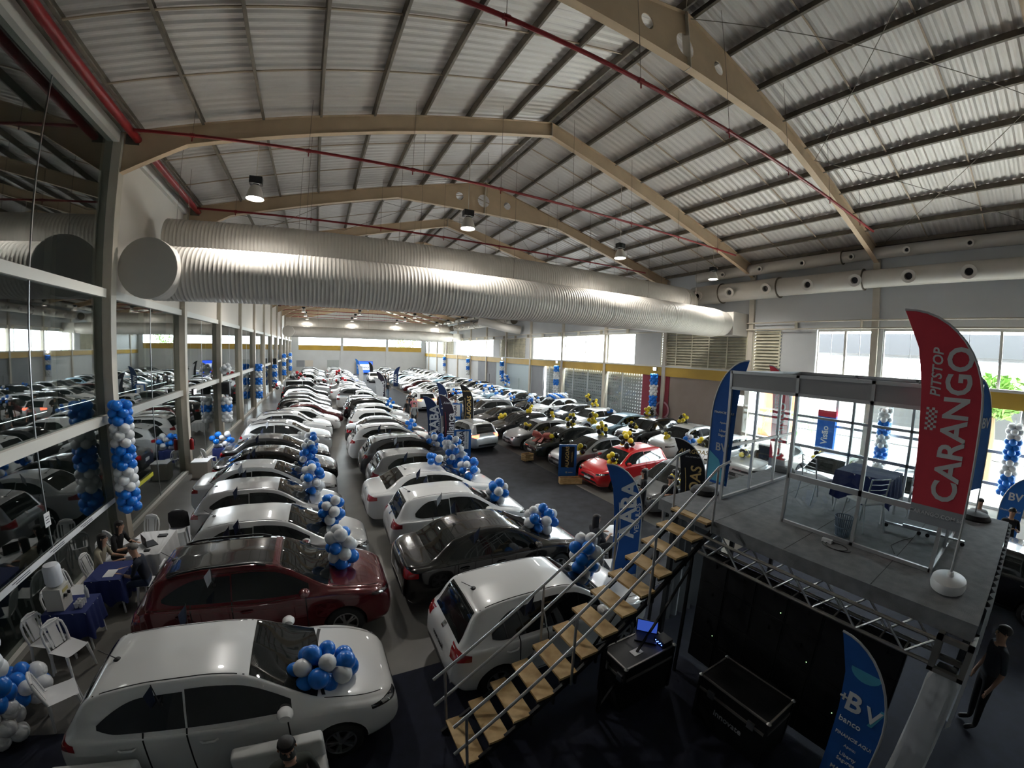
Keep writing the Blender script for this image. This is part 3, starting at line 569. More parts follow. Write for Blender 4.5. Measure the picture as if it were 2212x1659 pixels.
def car_proto(kind):
    if kind in PROTO: return PROTO[kind]
    S = SPECS[kind]; L, W, H = S['L'], S['W'], S['H']; ft, fs = pchip(S['tops']), pchip(S['sh'])
    fb = pchip([(0,.30),(.12,.20),(L-.2,.22),(L,.36)])
    def wpl(s):
        f = 1.0
        if s < 0.75: f -= 0.26*((0.75-s)/0.75)**2.6
        if s > L-0.55: f -= 0.20*((s-L+0.55)/0.55)**2.4
        return W/2*f
    gh = H-fs(L*0.5)
    def section(s):
        zt, zs, zb, w = ft(s), fs(s), fb(s), wpl(s); zs = min(zs, zt-0.012); g = min(max((zt-zs)/gh, 0), 1); ws = w*0.965
        hood = 1-min(1, g/0.35); wr_ = ws-0.07-0.21*g**0.8; zr = zt-(0.035+0.025*g) if g > .2 else zs+(zt-zs)*0.62
        mid = zb+(zs-zb)*0.48
        return [(0,zb),(w*0.80,zb),(w*0.955,zb+0.05),(w*0.995,mid-0.08),(w,mid+0.06),(w*0.988,zs-0.06),(ws,zs-0.012),(ws-0.03,zs+min(0.012,(zt-zs)*0.3)),
                (ws-0.03+(wr_-ws+0.03)*0.55+0.012*g, zs+(zr-zs)*0.55),(wr_,zr),(wr_*0.88,zt-0.5*(zt-zr)+0.008*g),(wr_*0.5,zt-0.008*g-0.004),(0,zt)]
    ss = sorted(set([0,.006,.018,.035,.06,.1] + [round(v,3) for v in np.arange(.15, L-.12, .06)] + [L-.1,L-.06,L-.035,L-.018,L-.006,L]))
    rows = []
    for s in ss:
        c = section(s); e = 1.0
        if s < .06: e = 1-0.10*(1-s/.06)**2
        if s > L-.06: e = 1-0.08*(1-(L-s)/.06)**2
        zc = 0.5*(c[0][1]+c[-1][1])
        rows.append([(y*e, zc+(z-zc)*e) for (y,z) in catmull(c, 3)])
    m = len(rows[0]); vs = []; fc = []
    for s, r in zip(ss, rows):
        vs += [(L/2-s, y, z) for (y,z) in r] + [(L/2-s, -y, z) for (y,z) in r[1:-1]][::-1]
    n = 2*m-2
    for i in range(len(ss)-1):
        for j in range(n): a, b = i*n+j, i*n+(j+1)%n; fc.append((a, b, b+n, a+n))
    fc.append(tuple(range(n))); fc.append(tuple(range((len(ss)-1)*n, len(ss)*n))[::-1])
    me = bpy.data.meshes.new('body'); me.from_pydata(vs, [], fc); me.materials.append(PAINT['white']); me.materials.append(trimblk)
    bm = bmesh.new(); bm.from_mesh(me); bmesh.ops.recalc_face_normals(bm, faces=bm.faces); bm.to_mesh(me)
    bmesh.ops.triangulate(bm, faces=[f for f in bm.faces if len(f.verts) > 4]); bvh = BVHTree.FromBMesh(bm); bm.free()
    def hit(o, d):
        p, nn, _, _ = bvh.ray_cast(Vector(o), Vector(d))
        if p is None: return None
        if nn.dot(Vector(d)) > 0: nn = -nn
        return p, nn
    def patch(fn, nu, nv, m_, off=0.005, angle=60):
        mb = MB(); ok = {}
        for i in range(nu+1):
            for j in range(nv+1):
                o, d = fn(i/nu, j/nv); h = hit(o, d)
                if h: ok[(i,j)] = len(mb.v); mb.v.append(tuple(h[0]-Vector(d).normalized()*off))
        for i in range(nu):
            for j in range(nv):
                q = [(i,j),(i+1,j),(i+1,j+1),(i,j+1)]
                if all(k in ok for k in q): mb.f.append(tuple(ok[k] for k in q)); mb.m.append(0)
        if not mb.f: return None
        pm = bpy.data.meshes.new('patch'); pm.from_pydata(mb.v, [], mb.f); pm.materials.append(m_); pm.polygons.foreach_set('use_smooth',[True]*len(pm.polygons)); pm.update(); return pm
    X = lambda s: L/2-s
    lerp = lambda a, b, t: a+(b-a)*t
    def wr_at(s):
        c = section(s); return c[9][0]
    def top_patch(s0, s1, ins0, ins1, m_, bow=0.0):
        def fn(u, v):
            y = lerp(-1, 1, u); w0 = lerp(wr_at(s0)-ins0, wr_at(s1)-ins1, v); s = lerp(s0, s1, v)-bow*(1-y*y)*(1-v)
            return (X(s), y*w0, 3), (0,0,-1)
        return patch(fn, 14, 10, m_)
    parts = []
    add = lambda nm, pm, lvl=0: parts.append((nm, pm, None, lvl)) if pm else None
    # windscreen, back window
    add('windshield', top_patch(S['cowl']+0.0, S['wt'], 0.03, 0.05, carglass, 0.06))
    add('rear_window', top_patch(S['rr']+0.02, S['rb'], 0.09, 0.07, carglass))
    # side windows
    def zrail(s): return section(s)[9][1]
    def side(s0, s1, sgn, ins=0.055):
        def fn(u, v):
            s = lerp(s0, s1, u); zb_ = fs(s)+0.035; zt_ = max(zb_+0.01, zrail(s)-ins)
            if s0 > S['split']-0.01 and kind != 'boxy SUV':
                tt = (s-s0)/(s1-s0); zt_ = zb_+(zt_-zb_)*(1-0.62*max(0,(tt-0.45)/0.55)**2.2); zb_ += 0.05*max(0,(tt-0.75)/0.25)**2
            return (X(s), sgn*3, lerp(zb_, zt_, v)), (0,-sgn,0)
        return patch(fn, 16, 6, carglass)
    for sgn in (1, -1):
        add('side_window', side(S['b1'], S['split']-0.012, sgn)); add('side_window', side(S['split']+0.012, S['b2'], sgn, 0.075))
    # lamps
    def corner(cs, u0, u1, z00, z01, z10, z11, sgn, fwd, m_):
        dx, dy = (-0.75*fwd, -0.66*sgn); base = Vector((fwd*(L/2-cs), sgn*W*0.40, 0)); U = Vector((-fwd*0.66, sgn*0.75, 0))
        def fn(u, v):
            uu = lerp(u0, u1, u); z = lerp(lerp(z00, z10, u), lerp(z01, z11, u), v); p = base+U*uu-Vector((dx,dy,0))*1.5; return (p.x,p.y,z), (dx,dy,0)
        return patch(fn, 10, 4, m_)
    zh = fs(0.18)
    for sgn in (1,-1):
        hd = corner(0.12, -0.22, 0.26, zh-0.09, zh-0.015, zh-0.0, zh+0.055, sgn, 1, lampdark); add('headlight', hd)
        add('headlight_lens', corner(0.12, -0.10, 0.12, zh-0.045, zh-0.005, zh-0.01, zh+0.03, sgn, 1, lampglass), 1)
        zt = fs(L-0.35)
        if kind in ('boxy SUV',): add('taillight', corner(0.05, -0.02, 0.16, zt-0.30, zt+0.05, zt-0.30, zt+0.05, sgn, -1, tailred))
        else: add('taillight', corner(0.10, -0.16, 0.22, zt-0.20, zt-0.02, zt-0.16, zt-0.06, sgn, -1, tailred))
    def face(y0, y1, z0, z1, fwd, m_, tp=0.0):
        def fn(u, v): return (fwd*4, lerp(y0,y1,u)*(1-tp*v), lerp(z0,z1,v)), (-fwd,0,0)
        return patch(fn, 10, 3, m_)
    zf = S['sh'][0][1]
    add('grille', face(-0.40,0.40,zf-0.01,zf+0.075,1,trimblk,0.1)); add('lower_grille', face(-0.56,0.56,0.30,zf-0.10,1,trimblk,0.12)); add('badge', face(-0.05,0.05,zf+0.02,zf+0.07,1,chrome), 1)
    add('number_plate', face(-0.2,0.2,0.36,0.48,1,platem), 1); add('number_plate', face(-0.2,0.2,0.62,0.75,-1,platem)); add('rear_bumper_insert', face(-0.55,0.55,0.34,0.44,-1,trimblk), 1)
    add('badge', face(-0.05,0.05,fs(L-.2)-0.02,fs(L-.2)+0.05,-1,chrome), 1)
    # panel gaps
    mbs = []
    def gapv(s, z0, z1, sgn, w=0.009): return patch(lambda u,v: ((X(s)+lerp(-w,w,u), sgn*3, lerp(z0,z1,v)),(0,-sgn,0)), 1, 12, seamm, 0.002)
    for sgn in (1,-1):
        for s in (S['b1']+0.06, S['split'], min(S['b2']-0.16, L-1.05)): add('door_gap', gapv(s, 0.30, fs(s)+0.03, sgn), 1)
        ax2 = (S['fo']+0.36, S['fo']+S['wb']-0.36)
        add('sill_gap', patch(lambda u,v: ((X(lerp(ax2[0],ax2[1],v)), sgn*3, lerp(.285,.30,u)),(0,-sgn,0)), 1, 10, seamm, 0.002), 1)
        if kind in ('crossover','boxy SUV'): add('sill_cladding', patch(lambda u,v: ((X(lerp(ax2[0],ax2[1],v)), sgn*3, lerp(.27,.40,u)),(0,-sgn,0)), 3, 10, trimblk, 0.008))
        for s in (S['split']-0.22, min(S['b2']-0.30, S['split']+0.92)):
            h = hit((X(s), sgn*3, fs(s)-0.13), (0,-sgn,0))
            if h:
                p = h[0]; hb = MB().tube([p+Vector((-0.1,sgn*0.004,0)),p+Vector((-0.06,sgn*0.035,0)),p+Vector((0.06,sgn*0.035,0)),p+Vector((0.1,sgn*0.004,0))],[0.012,0.016,0.016,0.012],8)
                parts.append(('door_handle', hb.mesh('door_handle', PAINT['white'], smooth=True), 'paint', 1))
        s = S['b1']+0.12; h = hit((X(s), sgn*3, fs(s)+0.05), (0,-sgn,0)); p = h[0]
        mm = MB(); mm.lathe([(0,-0.09),(0.06,-0.08),(0.085,-0.03),(0.085,0.03),(0.06,0.085),(0,0.095)],14,0,Matrix.Translation(p+Vector((0.05,sgn*0.115,0.05))) @ Matrix.Rotation(math.pi/2,4,'X') @ Matrix.Diagonal((1.1,0.85,0.95,1)))
        parts.append(('mirror', mm.mesh('mirror', PAINT['white'], smooth=True), 'paint', 0))
        parts.append(('mirror_arm', MB().bar(p+Vector((0.03,-sgn*0.02,-0.02)), p+Vector((0.03,sgn*0.09,0.02)),0.06,0.03).mesh('mirror_arm', trimblk), None, 1))
        if S['rails']:
            pts = []
            for s_ in np.linspace(S['wt']+0.25, S['rr']-0.2, 9):
                h = hit((X(s_), sgn*(wr_at(s_)-0.03), 3), (0,0,-1)); pts.append(h[0]+Vector((0,0,0.035)))
            pts[0].z -= 0.03; pts[-1].z -= 0.03; parts.append(('roof_rail', MB().tube(pts,0.018,6).mesh('roof_rail', trimblk, smooth=True), None, 0))
        add('roof_seam', patch(lambda u,v: ((X(lerp(S['wt']+.05,S['rr']-.05,v)), sgn*(wr_at(lerp(S['wt'],S['rr'],v))-0.055+lerp(-.008,.008,u)), 3),(0,0,-1)), 1, 14, seamm, 0.002), 1)
    add('hood_seam', patch(lambda u,v: ((X(lerp(S['cowl']-0.10,S['cowl']-0.055,u)-0.06*(1-(2*v-1)**2)*-1), lerp(-.66,.66,v), 3),(0,0,-1)), 2, 14, trimblk, 0.003), 1)
    for sgn in (1,-1): add('hood_seam', patch(lambda u,v: ((X(lerp(0.22,S['cowl']-0.08,v)), sgn*(wpl(lerp(0.22,S['cowl'],v))-0.17+lerp(-.006,.006,u)), 3),(0,0,-1)), 1, 10, seamm, 0.002), 1)
    if kind == 'pickup': add('bed_cover', patch(lambda u,v: ((X(lerp(3.14,4.38,v)), lerp(-.70,.70,u), 3),(0,0,-1)), 4, 6, trimblk, 0.006))
    else:
        s = S['rr']-0.15; h = hit((X(s),0,3),(0,0,-1)); p = h[0]
        ab = MB().lathe([(0.05,0),(0.035,0.015),(0,0.02)],10,0,Matrix.Translation(p)); ab.tube([p+Vector((0,0,0.01)), p+Vector((-0.20,0,0.16))],0.006,5); parts.append(('antenna', ab.mesh('antenna', trimblk), None, 1))
    roofp = top_patch(S['wt']-0.01, S['rr']+0.02, 0.0, 0.02, PAINT['black'])
    # wheel arches, wheels
    ax = (X(S['fo']), X(S['fo']+S['wb'])); r = S['wr']
    body = arch_cut(me, L, W, ax, r+0.05); smooth_mesh(body, 38); body.name = 'body'
    ty, rim = wheel_meshes(r)
    PROTO[kind] = dict(body=body, parts=parts, tyre=ty, rim=rim, ax=ax, wy=W/2-0.115, r=r, hit=hit, L=L, W=W, X=X, S=S, fs=fs, roofp=roofp)
    return PROTO[kind]
CARS = []
def set_paint(o, m):
    o.material_slots[0].link = 'OBJECT'; o.material_slots[0].material = m
TW = {}
def place_car(kind, x, y, head, paint, label, where, detail=1, group='cars on show', roof=None, lit=None, plate=None):
    P = car_proto(kind); t = thing('car', label, 'car', (x,y,0.0), head, group)
    b = link('body', P['body'], t); set_paint(b, PAINT[paint])
    for (nm, pm, k, lvl) in P['parts']:
        if lvl > detail: continue
        par = t; o = link(nm, pm, par)
        if k == 'paint': set_paint(o, PAINT[paint])
        if lit and nm == 'taillight' and lit == 'tail': o.material_slots[0].link = 'OBJECT'; o.material_slots[0].material = tailon
        if lit and nm.startswith('headlight') and lit == 'head': o.material_slots[0].link = 'OBJECT'; o.material_slots[0].material = headon
    for i, ax in enumerate(P['ax']):
        for sg in (1,-1):
            w = link('wheel', P['tyre'], t, M=Matrix.Translation((ax, sg*P['wy'], P['r'])) @ (Matrix.Identity(4) if sg > 0 else Matrix.Rotation(math.pi,4,'Z')))
            if detail: link('rim', P['rim'], w)
    if roof: link('roof_panel', P['roofp'], t)
    if plate: link('lettering', text_mesh(plate, 0.10, mat('plate_print',(0.03,0.03,0.03),0.6), 0.01), t, M=Matrix.Translation(P['hit']((-4,0,0.685),(1,0,0))[0]+Vector((-0.009,0,0))) @ Matrix.Rotation(-math.pi/2,4,'Z') @ Matrix.Rotation(math.pi/2,4,'X'))
    CARS.append(dict(o=t, x=x, y=y, head=head, kind=kind, where=where, P=P)); return t
# rows: A along the glass wall (noses to +X), B next to it (noses to the aisle), C across the aisle (noses to -X), D behind C
NA = 'glass-wall row'; NB = 'left aisle row'; NC = 'right aisle row'; ND = 'right-wall row'
H_, K_, S_, U_, X_, P_ = 'hatchback','compact hatchback','sedan','crossover','boxy SUV','pickup'
rowA = [(H_,'white',5.02),(U_,'dark red',7.38),(H_,'pale silver',9.5),(H_,'silver',11.7),(S_,'white',13.8),(S_,'black',15.85),(S_,'graphite',18.15),(U_,'pale silver',20.8),(U_,'white',23.7),(H_,'white',25.9),(S_,'dark red',28.3),(H_,'black',30.6),(H_,'graphite',33.0),(K_,'silver',35.4),(H_,'white',38.0),(U_,'black',40.6),(X_,'pale silver',44.2),(S_,'black',47.2),(U_,'graphite',49.8),(H_,'white',52.4),(X_,'silver',55.2),(S_,'silver',58.0),(H_,'white',60.6),(H_,'black',63.2),(U_,'silver',66.0),(H_,'white',68.8),(S_,'silver',71.4),(H_,'white',74.0),(U_,'grey',76.6),(U_,'white',79.4)]
rowB = [(K_,'white',5.15),(S_,'black',7.55),(K_,'white',9.75),(S_,'white',11.85),(K_,'silver',13.95),(U_,'grey',16.0),(U_,'pearl white',18.7),(S_,'graphite',21.6),(K_,'white',24.3),(H_,'white',26.9),(U_,'black',29.3),(K_,'silver',32.0),(P_,'white',35.0),(H_,'grey',38.2),(S_,'white',41.0),(K_,'white',43.6),(S_,'silver',46.3),(U_,'white',49.2),(U_,'silver',52.0),(H_,'black',54.8),(S_,'white',57.6),(H_,'silver',60.4),(U_,'white',63.2),(H_,'white',66.0),(S_,'silver',68.8),(H_,'white',71.6),(U_,'silver',74.4),(U_,'white',77.4),(U_,'silver',80.2)]
rowC = [(H_,'grey',8.75),(K_,'bright red',11.35),(S_,'silver',13.6),(H_,'dark green',15.95),(K_,'silver',18.1),(H_,'black',20.7),(S_,'graphite',23.4),(U_,'grey',26.1),(S_,'silver',28.7),(K_,'white',31.2),(H_,'dark red',33.8),(U_,'white',36.4),(S_,'black',39.0),(H_,'white',41.6),(S_,'silver',44.2),(H_,'dark red',46.8),(U_,'white',49.4),(H_,'silver',52.0),(S_,'white',54.6),(H_,'pale blue',57.2),(U_,'silver',59.8),(H_,'white',62.6),(S_,'silver',65.4),(H_,'white',68.2),(U_,'grey',71.0),(H_,'white',73.8),(S_,'silver',76.6),(U_,'white',79.4)]
rowD = [(U_,'pale silver',8.55),(H_,'white',10.95),(U_,'white',13.2),(U_,'black',15.75),(H_,'pale blue',18.1),(H_,'pale silver',20.7),(S_,'graphite',23.3),(U_,'white',25.9),(S_,'black',28.6),(S_,'black',31.2),(H_,'white',33.8),(S_,'pale blue',36.4),(H_,'white',39.0),(H_,'silver',41.6),(U_,'black',44.2),(S_,'black',47.0),(H_,'silver',49.8),(S_,'graphite',52.6),(H_,'pale blue',55.4),(U_,'silver',58.2),(H_,'white',61.0),(S_,'silver',63.8),(U_,'white',66.8),(H_,'silver',69.8),(U_,'white',72.8),(U_,'silver',75.8),(U_,'grey',78.8)]
rnd = random.Random(3)
NOSE_A = [.70,1.06,.96,.55,.45,.55,.35,.5,.6,1.15,1.45,.9,.8,.9,.7,.7,.95]; REAR_B = [1.50,1.33,1.50,1.15,1.5,1.4,1.12,1.2,1.5,1.85,1.5,1.7,1.25]
def put_row(row, nm, xnose, head, grp):
    for i, (k, p, y) in enumerate(row):
        L = SPECS[k]['L']; jit = rnd.uniform(-0.12,0.12); xc = (xnose-L/2 if head == 0 else xnose+L/2)+jit
        if nm == NA and i < len(NOSE_A): xc = NOSE_A[i]-L/2
        if nm == NB and i < len(REAR_B): xc = REAR_B[i]+L/2
        place_car(k, xc, y, head+rnd.uniform(-0.02,0.02), p, '%s %s, %s from the front in the %s of cars' % (p, k, ORD[i], nm), 'the %s car of the %s' % (ORD[i], nm), 1 if y < 34 else 0, grp, roof=(p == 'dark red' and k == U_), plate=('NOR 3069' if (nm == NB and i == 0) else None))
put_row(rowA, NA, 0.72, 0.0, 'cars along the glass wall'); put_row(rowB, NB, 5.35, 0.0, 'cars left of the aisle')
put_row(rowC, NC, 9.35, math.pi, 'cars right of the aisle'); put_row(rowD, ND, 15.4, math.pi, 'cars along the right wall')
place_car('compact hatchback', 7.55, 19.6, math.radians(100), 'pale silver', 'silver hatchback with lit brake lights driving away down the aisle', 'the hatchback in the aisle', 1, lit='tail')
place_car('crossover', 8.3, 33.6, math.radians(93), 'white', 'white crossover with lit brake lights farther down the aisle', 'the crossover in the aisle', 1, lit='tail')
place_car('hatchback', 7.9, 63.0, math.radians(-90), 'white', 'white hatchback with glaring headlights at the far end of the aisle', 'the far aisle car', 0, lit='head')
place_car('sedan', 12.9, 0.25, math.radians(80), 'black', 'black sedan parked beyond the stage at the right edge', 'the black sedan beyond the stage', 1)
place_car('hatchback', 13.3, -4.2, math.radians(80), 'graphite', 'graphite hatchback behind the black sedan right of the stage', 'the graphite hatchback right of the stage', 1)
place_car('sedan', 13.4, 5.6, math.pi, 'pearl white', 'pearl white sedan parked directly behind the raised stage', 'the white sedan behind the stage', 1)
place_car('crossover', 17.8, 5.9, math.pi, 'silver', 'silver crossover by the shop front behind the stage', 'the silver crossover behind the stage', 1)
place_car('hatchback', 18.0, 3.2, math.pi, 'graphite', 'graphite hatchback nearest the shop front behind the stage', 'the graphite hatchback by the shop front', 1)
# ============================================================ STAGE, STAIRS, BOOTH
DZ = 2.67; SX0, SX1, SY0, SY1 = 5.42, 9.85, 0.03, 4.5
st = thing('stage_platform', 'raised stage deck covered in grey carpet', 'stage', (SX0,SY0,0))
MB().box(0,SX1-SX0,0,SY1-SY0,DZ-0.2,DZ).build('deck', stagecarpet, st)
for i in range(1,4): MB().box(0.02,SX1-SX0-0.02,i*1.11-0.004,i*1.11+0.004,DZ,DZ+0.002).build('carpet_seam', mat('seam_grey',(0.06,0.06,0.065),0.9), st)
for (x,y) in ((4.2,0.1),(4.2,4.2),(0.15,4.2),(2.2,4.2),(2.2,0.1)): MB().box(x-0.04,x+0.04,y-0.04,y+0.04,0,DZ-0.2).build('leg', steel_blk, st)
mb = MB(); n = 60
for i in range(n+1):
    x = 0.5+(SX1-SX0-0.5)*i/n; d = 0.03*math.sin(i*1.9); mb.v += [(x,-0.03+d,DZ-0.02),(x,-0.05-d*1.6,1.0+0.06*math.sin(i*0.7))]
for i in range(n): mb.f.append((2*i,2*i+2,2*i+3,2*i+1)); mb.m.append(0)
mb.build('skirt', mat('white_drape',(0.42,0.44,0.46),0.8), st, smooth=True)
mb = MB(); n = 40
for i in range(n+1):
    x = 0.4+1.8*i/n; d = 0.04*math.sin(i*1.3); mb.v += [(x,4.40+d,DZ-0.2),(x,4.42+d*1.8,0.02)]
for i in range(n): mb.f.append((2*i,2*i+2,2*i+3,2*i+1)); mb.m.append(0)
mb.build('drape', mat('white_drape'), st, smooth=True)
# truss under the front edge
tr = thing('box_truss', 'aluminium box truss under the front edge of the stage', 'truss', (5.3,0,0))
tm = mat('weathered_truss',(0.30,0.29,0.27),0.45,metal=0.6)
zt0, zt1 = 2.12, 2.42
for (x,z) in ((0.0,zt0),(0.0,zt1),(0.3,zt0),(0.3,zt1)): MB().tube([(x,0.32,z),(x,3.62,z)],0.025,8).build('chord', tm, tr, smooth=True)
nb_ = 12
for i in range(nb_):
    ya, yb = 0.34+3.26*i/nb_, 0.34+3.26*(i+1)/nb_; a, b = (zt0,zt1) if i % 2 else (zt1,zt0)
    MB().tube([(0,ya,a),(0,yb,b)],0.014,6).build('brace', alu, tr); MB().tube([(0.3,ya,b),(0.3,yb,a)],0.014,6).build('brace', alu, tr); MB().tube([(0,yb,zt0),(0.3,yb,zt0)],0.012,6).build('brace', tm, tr)
cb = MB()
for x in (0.0,0.3):
    for y in (0.02,0.32): cb.box(x-0.03,x+0.03,y-0.03,y+0.03,zt0-0.06,zt1+0.06)
for z in (zt0-0.04,zt1+0.04):
    cb.box(-0.03,0.33,-0.01,0.05,z-0.025,z+0.025); cb.box(-0.03,0.33,0.29,0.35,z-0.025,z+0.025); cb.box(-0.03,0.03,-0.01,0.35,z-0.025,z+0.025); cb.box(0.27,0.33,-0.01,0.35,z-0.025,z+0.025)
cb.build('corner_block', tm, tr)
lg = MB(); n = 24; rings = 14
for k in range(rings+1):
    z = 2.05*k/rings; w = 0.17*(1.08-0.16*(k/rings)) if k < rings else 0.10
    for j in range(n):
        a = 2*math.pi*j/n; sq = 1/max(abs(math.cos(a)),abs(math.sin(a))); r = w*min(sq,1.25)*(1+0.035*math.sin(j*2.4+k*0.5)); lg.v.append((0.15+r*math.cos(a),0.17+r*math.sin(a),z))
for k in range(rings):
    for j in range(n): lg.f.append((k*n+j,k*n+(j+1)%n,(k+1)*n+(j+1)%n,(k+1)*n+j)); lg.m.append(0)
lg.build('wrapped_leg', mat('white_stretch_cloth',(0.55,0.58,0.60),0.75), tr, smooth=True)
MB().box(-0.05,0.35,-0.05,0.39,0,0.03).build('base_plate', tm, tr)
# LED wall seen from behind
led = thing('led_wall', 'black video wall cabinets hanging under the stage truss', 'screen', (5.5,0.58,0))
cabm = mat('cabinet_black',(0.004,0.004,0.005),0.55)
for i in range(6):
    for j in range(4):
        y0, z0 = 0.49*i, 0.06+0.51*j; c = MB(); c.box(0,0.07,y0+0.003,y0+0.486,z0+0.003,z0+0.506); c.box(-0.012,0,y0+0.03,y0+0.46,z0+0.03,z0+0.48); cc = c.build('cabinet', cabm, led)
        MB().box(-0.03,-0.012,y0+0.21,y0+0.225,z0+0.30,z0+0.36).build('handle', steel_blk, cc)
        if (i*3+j) % 4 == 0: MB().box(-0.016,-0.012,y0+0.08,y0+0.09,z0+0.12,z0+0.13).build('status_light', mat('green_led',(0.1,0.3,0.1),0.3,emit=(0.5,1.0,0.4),estr=2.0), cc)
# stairs
RISE = 0.205; ty0, ty1 = 3.38, 4.10
sr = thing('staircase', 'steel staircase with thirteen pine treads up to the stage', 'stairs', (1.41,0,0))
for k in range(13):
    x, z = 0.3325*k, RISE*(k+1); MB().box(x-0.14,x+0.14,ty0,ty1,z-0.035,z).build('tread', wood, sr)
    for y in (ty0+0.02,ty1-0.02): b = MB(); b.box(x-0.14,x+0.14,y-0.015,y+0.015,z-0.075,z-0.035); b.box(x+0.11,x+0.14,y-0.015,y+0.015,z-0.21,z-0.07); b.build('tread_bracket', steel_blk, sr)
for y in (ty0+0.02,ty1-0.02):
    MB().bar((-0.2,y,0.02),(0.3325*12+0.1,y,RISE*13-0.16),0.04,0.07).build('stringer', steel_blk, sr)
    for (x) in (1.95,3.6): MB().bar((x,y,0),(x,y,x/0.3325*RISE),0.04,0.04).build('support_post', steel_blk, sr)
    MB().bar((1.95,y,0.1),(3.6,y,2.0),0.03,0.03).build('support_brace', steel_blk, sr)
sl = RISE/0.3325
for (y,tag_) in ((ty0-0.03,'n'),(ty1+0.03,'f')):
    for x in (-0.12,1.35,2.65,3.95):
        zb_ = max(0.0, (x/0.3325+1)*RISE-0.15); MB().tube([(x,y,zb_),(x,y,(x/0.3325+1)*RISE+0.92)],0.019,8).build('rail_post', galv, sr, smooth=True)
    for h in (0.92,0.47):
        e = [(-0.28,y,(-0.28/0.3325+1)*RISE+h),(3.95,y,(3.95/0.3325+1)*RISE+h)]
        if h > 0.6: e.append((4.25,y,(3.95/0.3325+1)*RISE+h+0.06))
        MB().tube(e,0.02,8).build('handrail' if h > 0.6 else 'mid_rail', galv, sr, smooth=True)
# booth of aluminium profiles and glass on the stage
bo = thing('display_booth', 'glazed aluminium booth standing on the stage', 'booth', (6.4,0.7,DZ))
BH, BD = 2.35, 2.75; pw = 0.045; prof = mat('booth_profile',(0.55,0.56,0.57),0.4,metal=0.5); fas = mat('grey_fascia',(0.40,0.41,0.42),0.6)
ys = [0.0,1.0,2.05,3.2]
def post(x,y): MB().box(x-pw/2,x+pw/2,y-pw/2,y+pw/2,0,BH).build('post', prof, bo)
for y in ys: post(0,y); post(BD,y)
for x in (0.95,1.9): post(x,ys[-1]); post(x,ys[0])
def rail(a, b, z, h=0.05): MB().bar((*a,z),(*b,z),pw,h).build('rail', prof, bo)
for (a,b) in (((0,0),(0,3.2)),((0,3.2),(BD,3.2)),((BD,3.2),(BD,0)),((BD,0),(0,0))): rail(a,b,BH-0.02); rail(a,b,BH-0.30)
rail((BD,0),(BD,3.2),0.75,0.06); rail((BD,0),(BD,3.2),1.4,0.05); rail((0,3.2),(BD,3.2),1.0,0.05); rail((0,3.2),(BD,3.2),0.03); rail((0,0),(BD,0),0.03); rail((0,0),(BD,0),1.0)
rail((0,0),(0,2.05),0.03); rail((0,0),(0,2.05),0.78,0.08)
for (a,b) in (((0,0),(0,1.0)),((0,1.0),(0,2.05)),((0,2.05),(0,3.2)),((0,3.2),(0.95,3.2)),((0.95,3.2),(1.9,3.2)),((1.9,3.2),(BD,3.2)),((BD,0),(BD,3.2)),((0,0),(BD,0))):
    MB().bar((*a,BH-0.16),(*b,BH-0.16),0.02,0.24).build('fascia', fas, bo)
def pane(a,b,z0,z1): MB().bar((*a,(z0+z1)/2),(*b,(z0+z1)/2),0.006,z1-z0).build('pane', glassB, bo)
for (a,b) in (((0,0.02),(0,0.98)),((0,1.02),(0,2.03))): pane(a,b,0.83,BH-0.33); pane(a,b,0.06,0.73)
for (a,b) in (((0.02,3.2),(0.93,3.2)),((0.97,3.2),(1.88,3.2)),((1.92,3.2),(BD-0.02,3.2))): pane(a,b,0.06,0.97); pane(a,b,1.03,BH-0.33)
for (a,b) in (((0.02,0),(0.93,0)),((0.97,0),(1.88,0)),((1.92,0),(BD-0.02,0))): pane(a,b,0.06,0.97); pane(a,b,1.03,BH-0.33)
for (a,b) in (((BD,0.03),(BD,1.58)),((BD,1.62),(BD,3.17))): pane(a,b,0.8,1.36)
# ============================================================ FEATHER BANNERS
def push_out(p, r):
    for c in CARS:
        dx, dy = p.x-c['x'], p.y-c['y']; a = -c['o'].rotation_euler.z; lx, ly = dx*math.cos(a)-dy*math.sin(a), dx*math.sin(a)+dy*math.cos(a); hx, hy = c['P']['L']/2+r, c['P']['W']/2+r
        if abs(lx) < hx and abs(ly) < hy:
            if c['x'] < 6: p.x = max(p.x, 5.4+r)
            elif abs(math.sin(a)) > 0.7: p.x += (1 if ly*math.sin(-a) < 0 else -1)*(hy-abs(ly)+0.02)
            else: p.x = min(p.x, c['x']-hx) if lx*math.cos(a) < 0 or c['x'] < 14 else p.x+hx-abs(lx)
    return p
polem = mat('banner_pole',(0.55,0.56,0.57),0.4,metal=0.3)
tx_white = mat('print_white',(0.78,0.79,0.80),0.6); tx_gold = mat('print_gold',(0.62,0.44,0.16),0.5); tx_cyan = mat('print_cyan',(0.09,0.42,0.60),0.6); tx_grey = mat('print_grey',(0.45,0.47,0.5),0.6); tx_navy = mat('print_navy',(0.015,0.02,0.06),0.6)
CLOTH = {}
def cloth(name, c): CLOTH[name] = mat('cloth_'+name, c, 0.75, noise=0.08, nscale=4); return CLOTH[name]
cloth('red',(0.74,0.06,0.09)); cloth('blue',(0.01,0.10,0.40)); cloth('navy',(0.012,0.035,0.12)); cloth('purple',(0.022,0.014,0.032)); cloth('black',(0.008,0.008,0.010)); cloth('white',(0.62,0.64,0.66)); cloth('skyblue',(0.02,0.16,0.55))
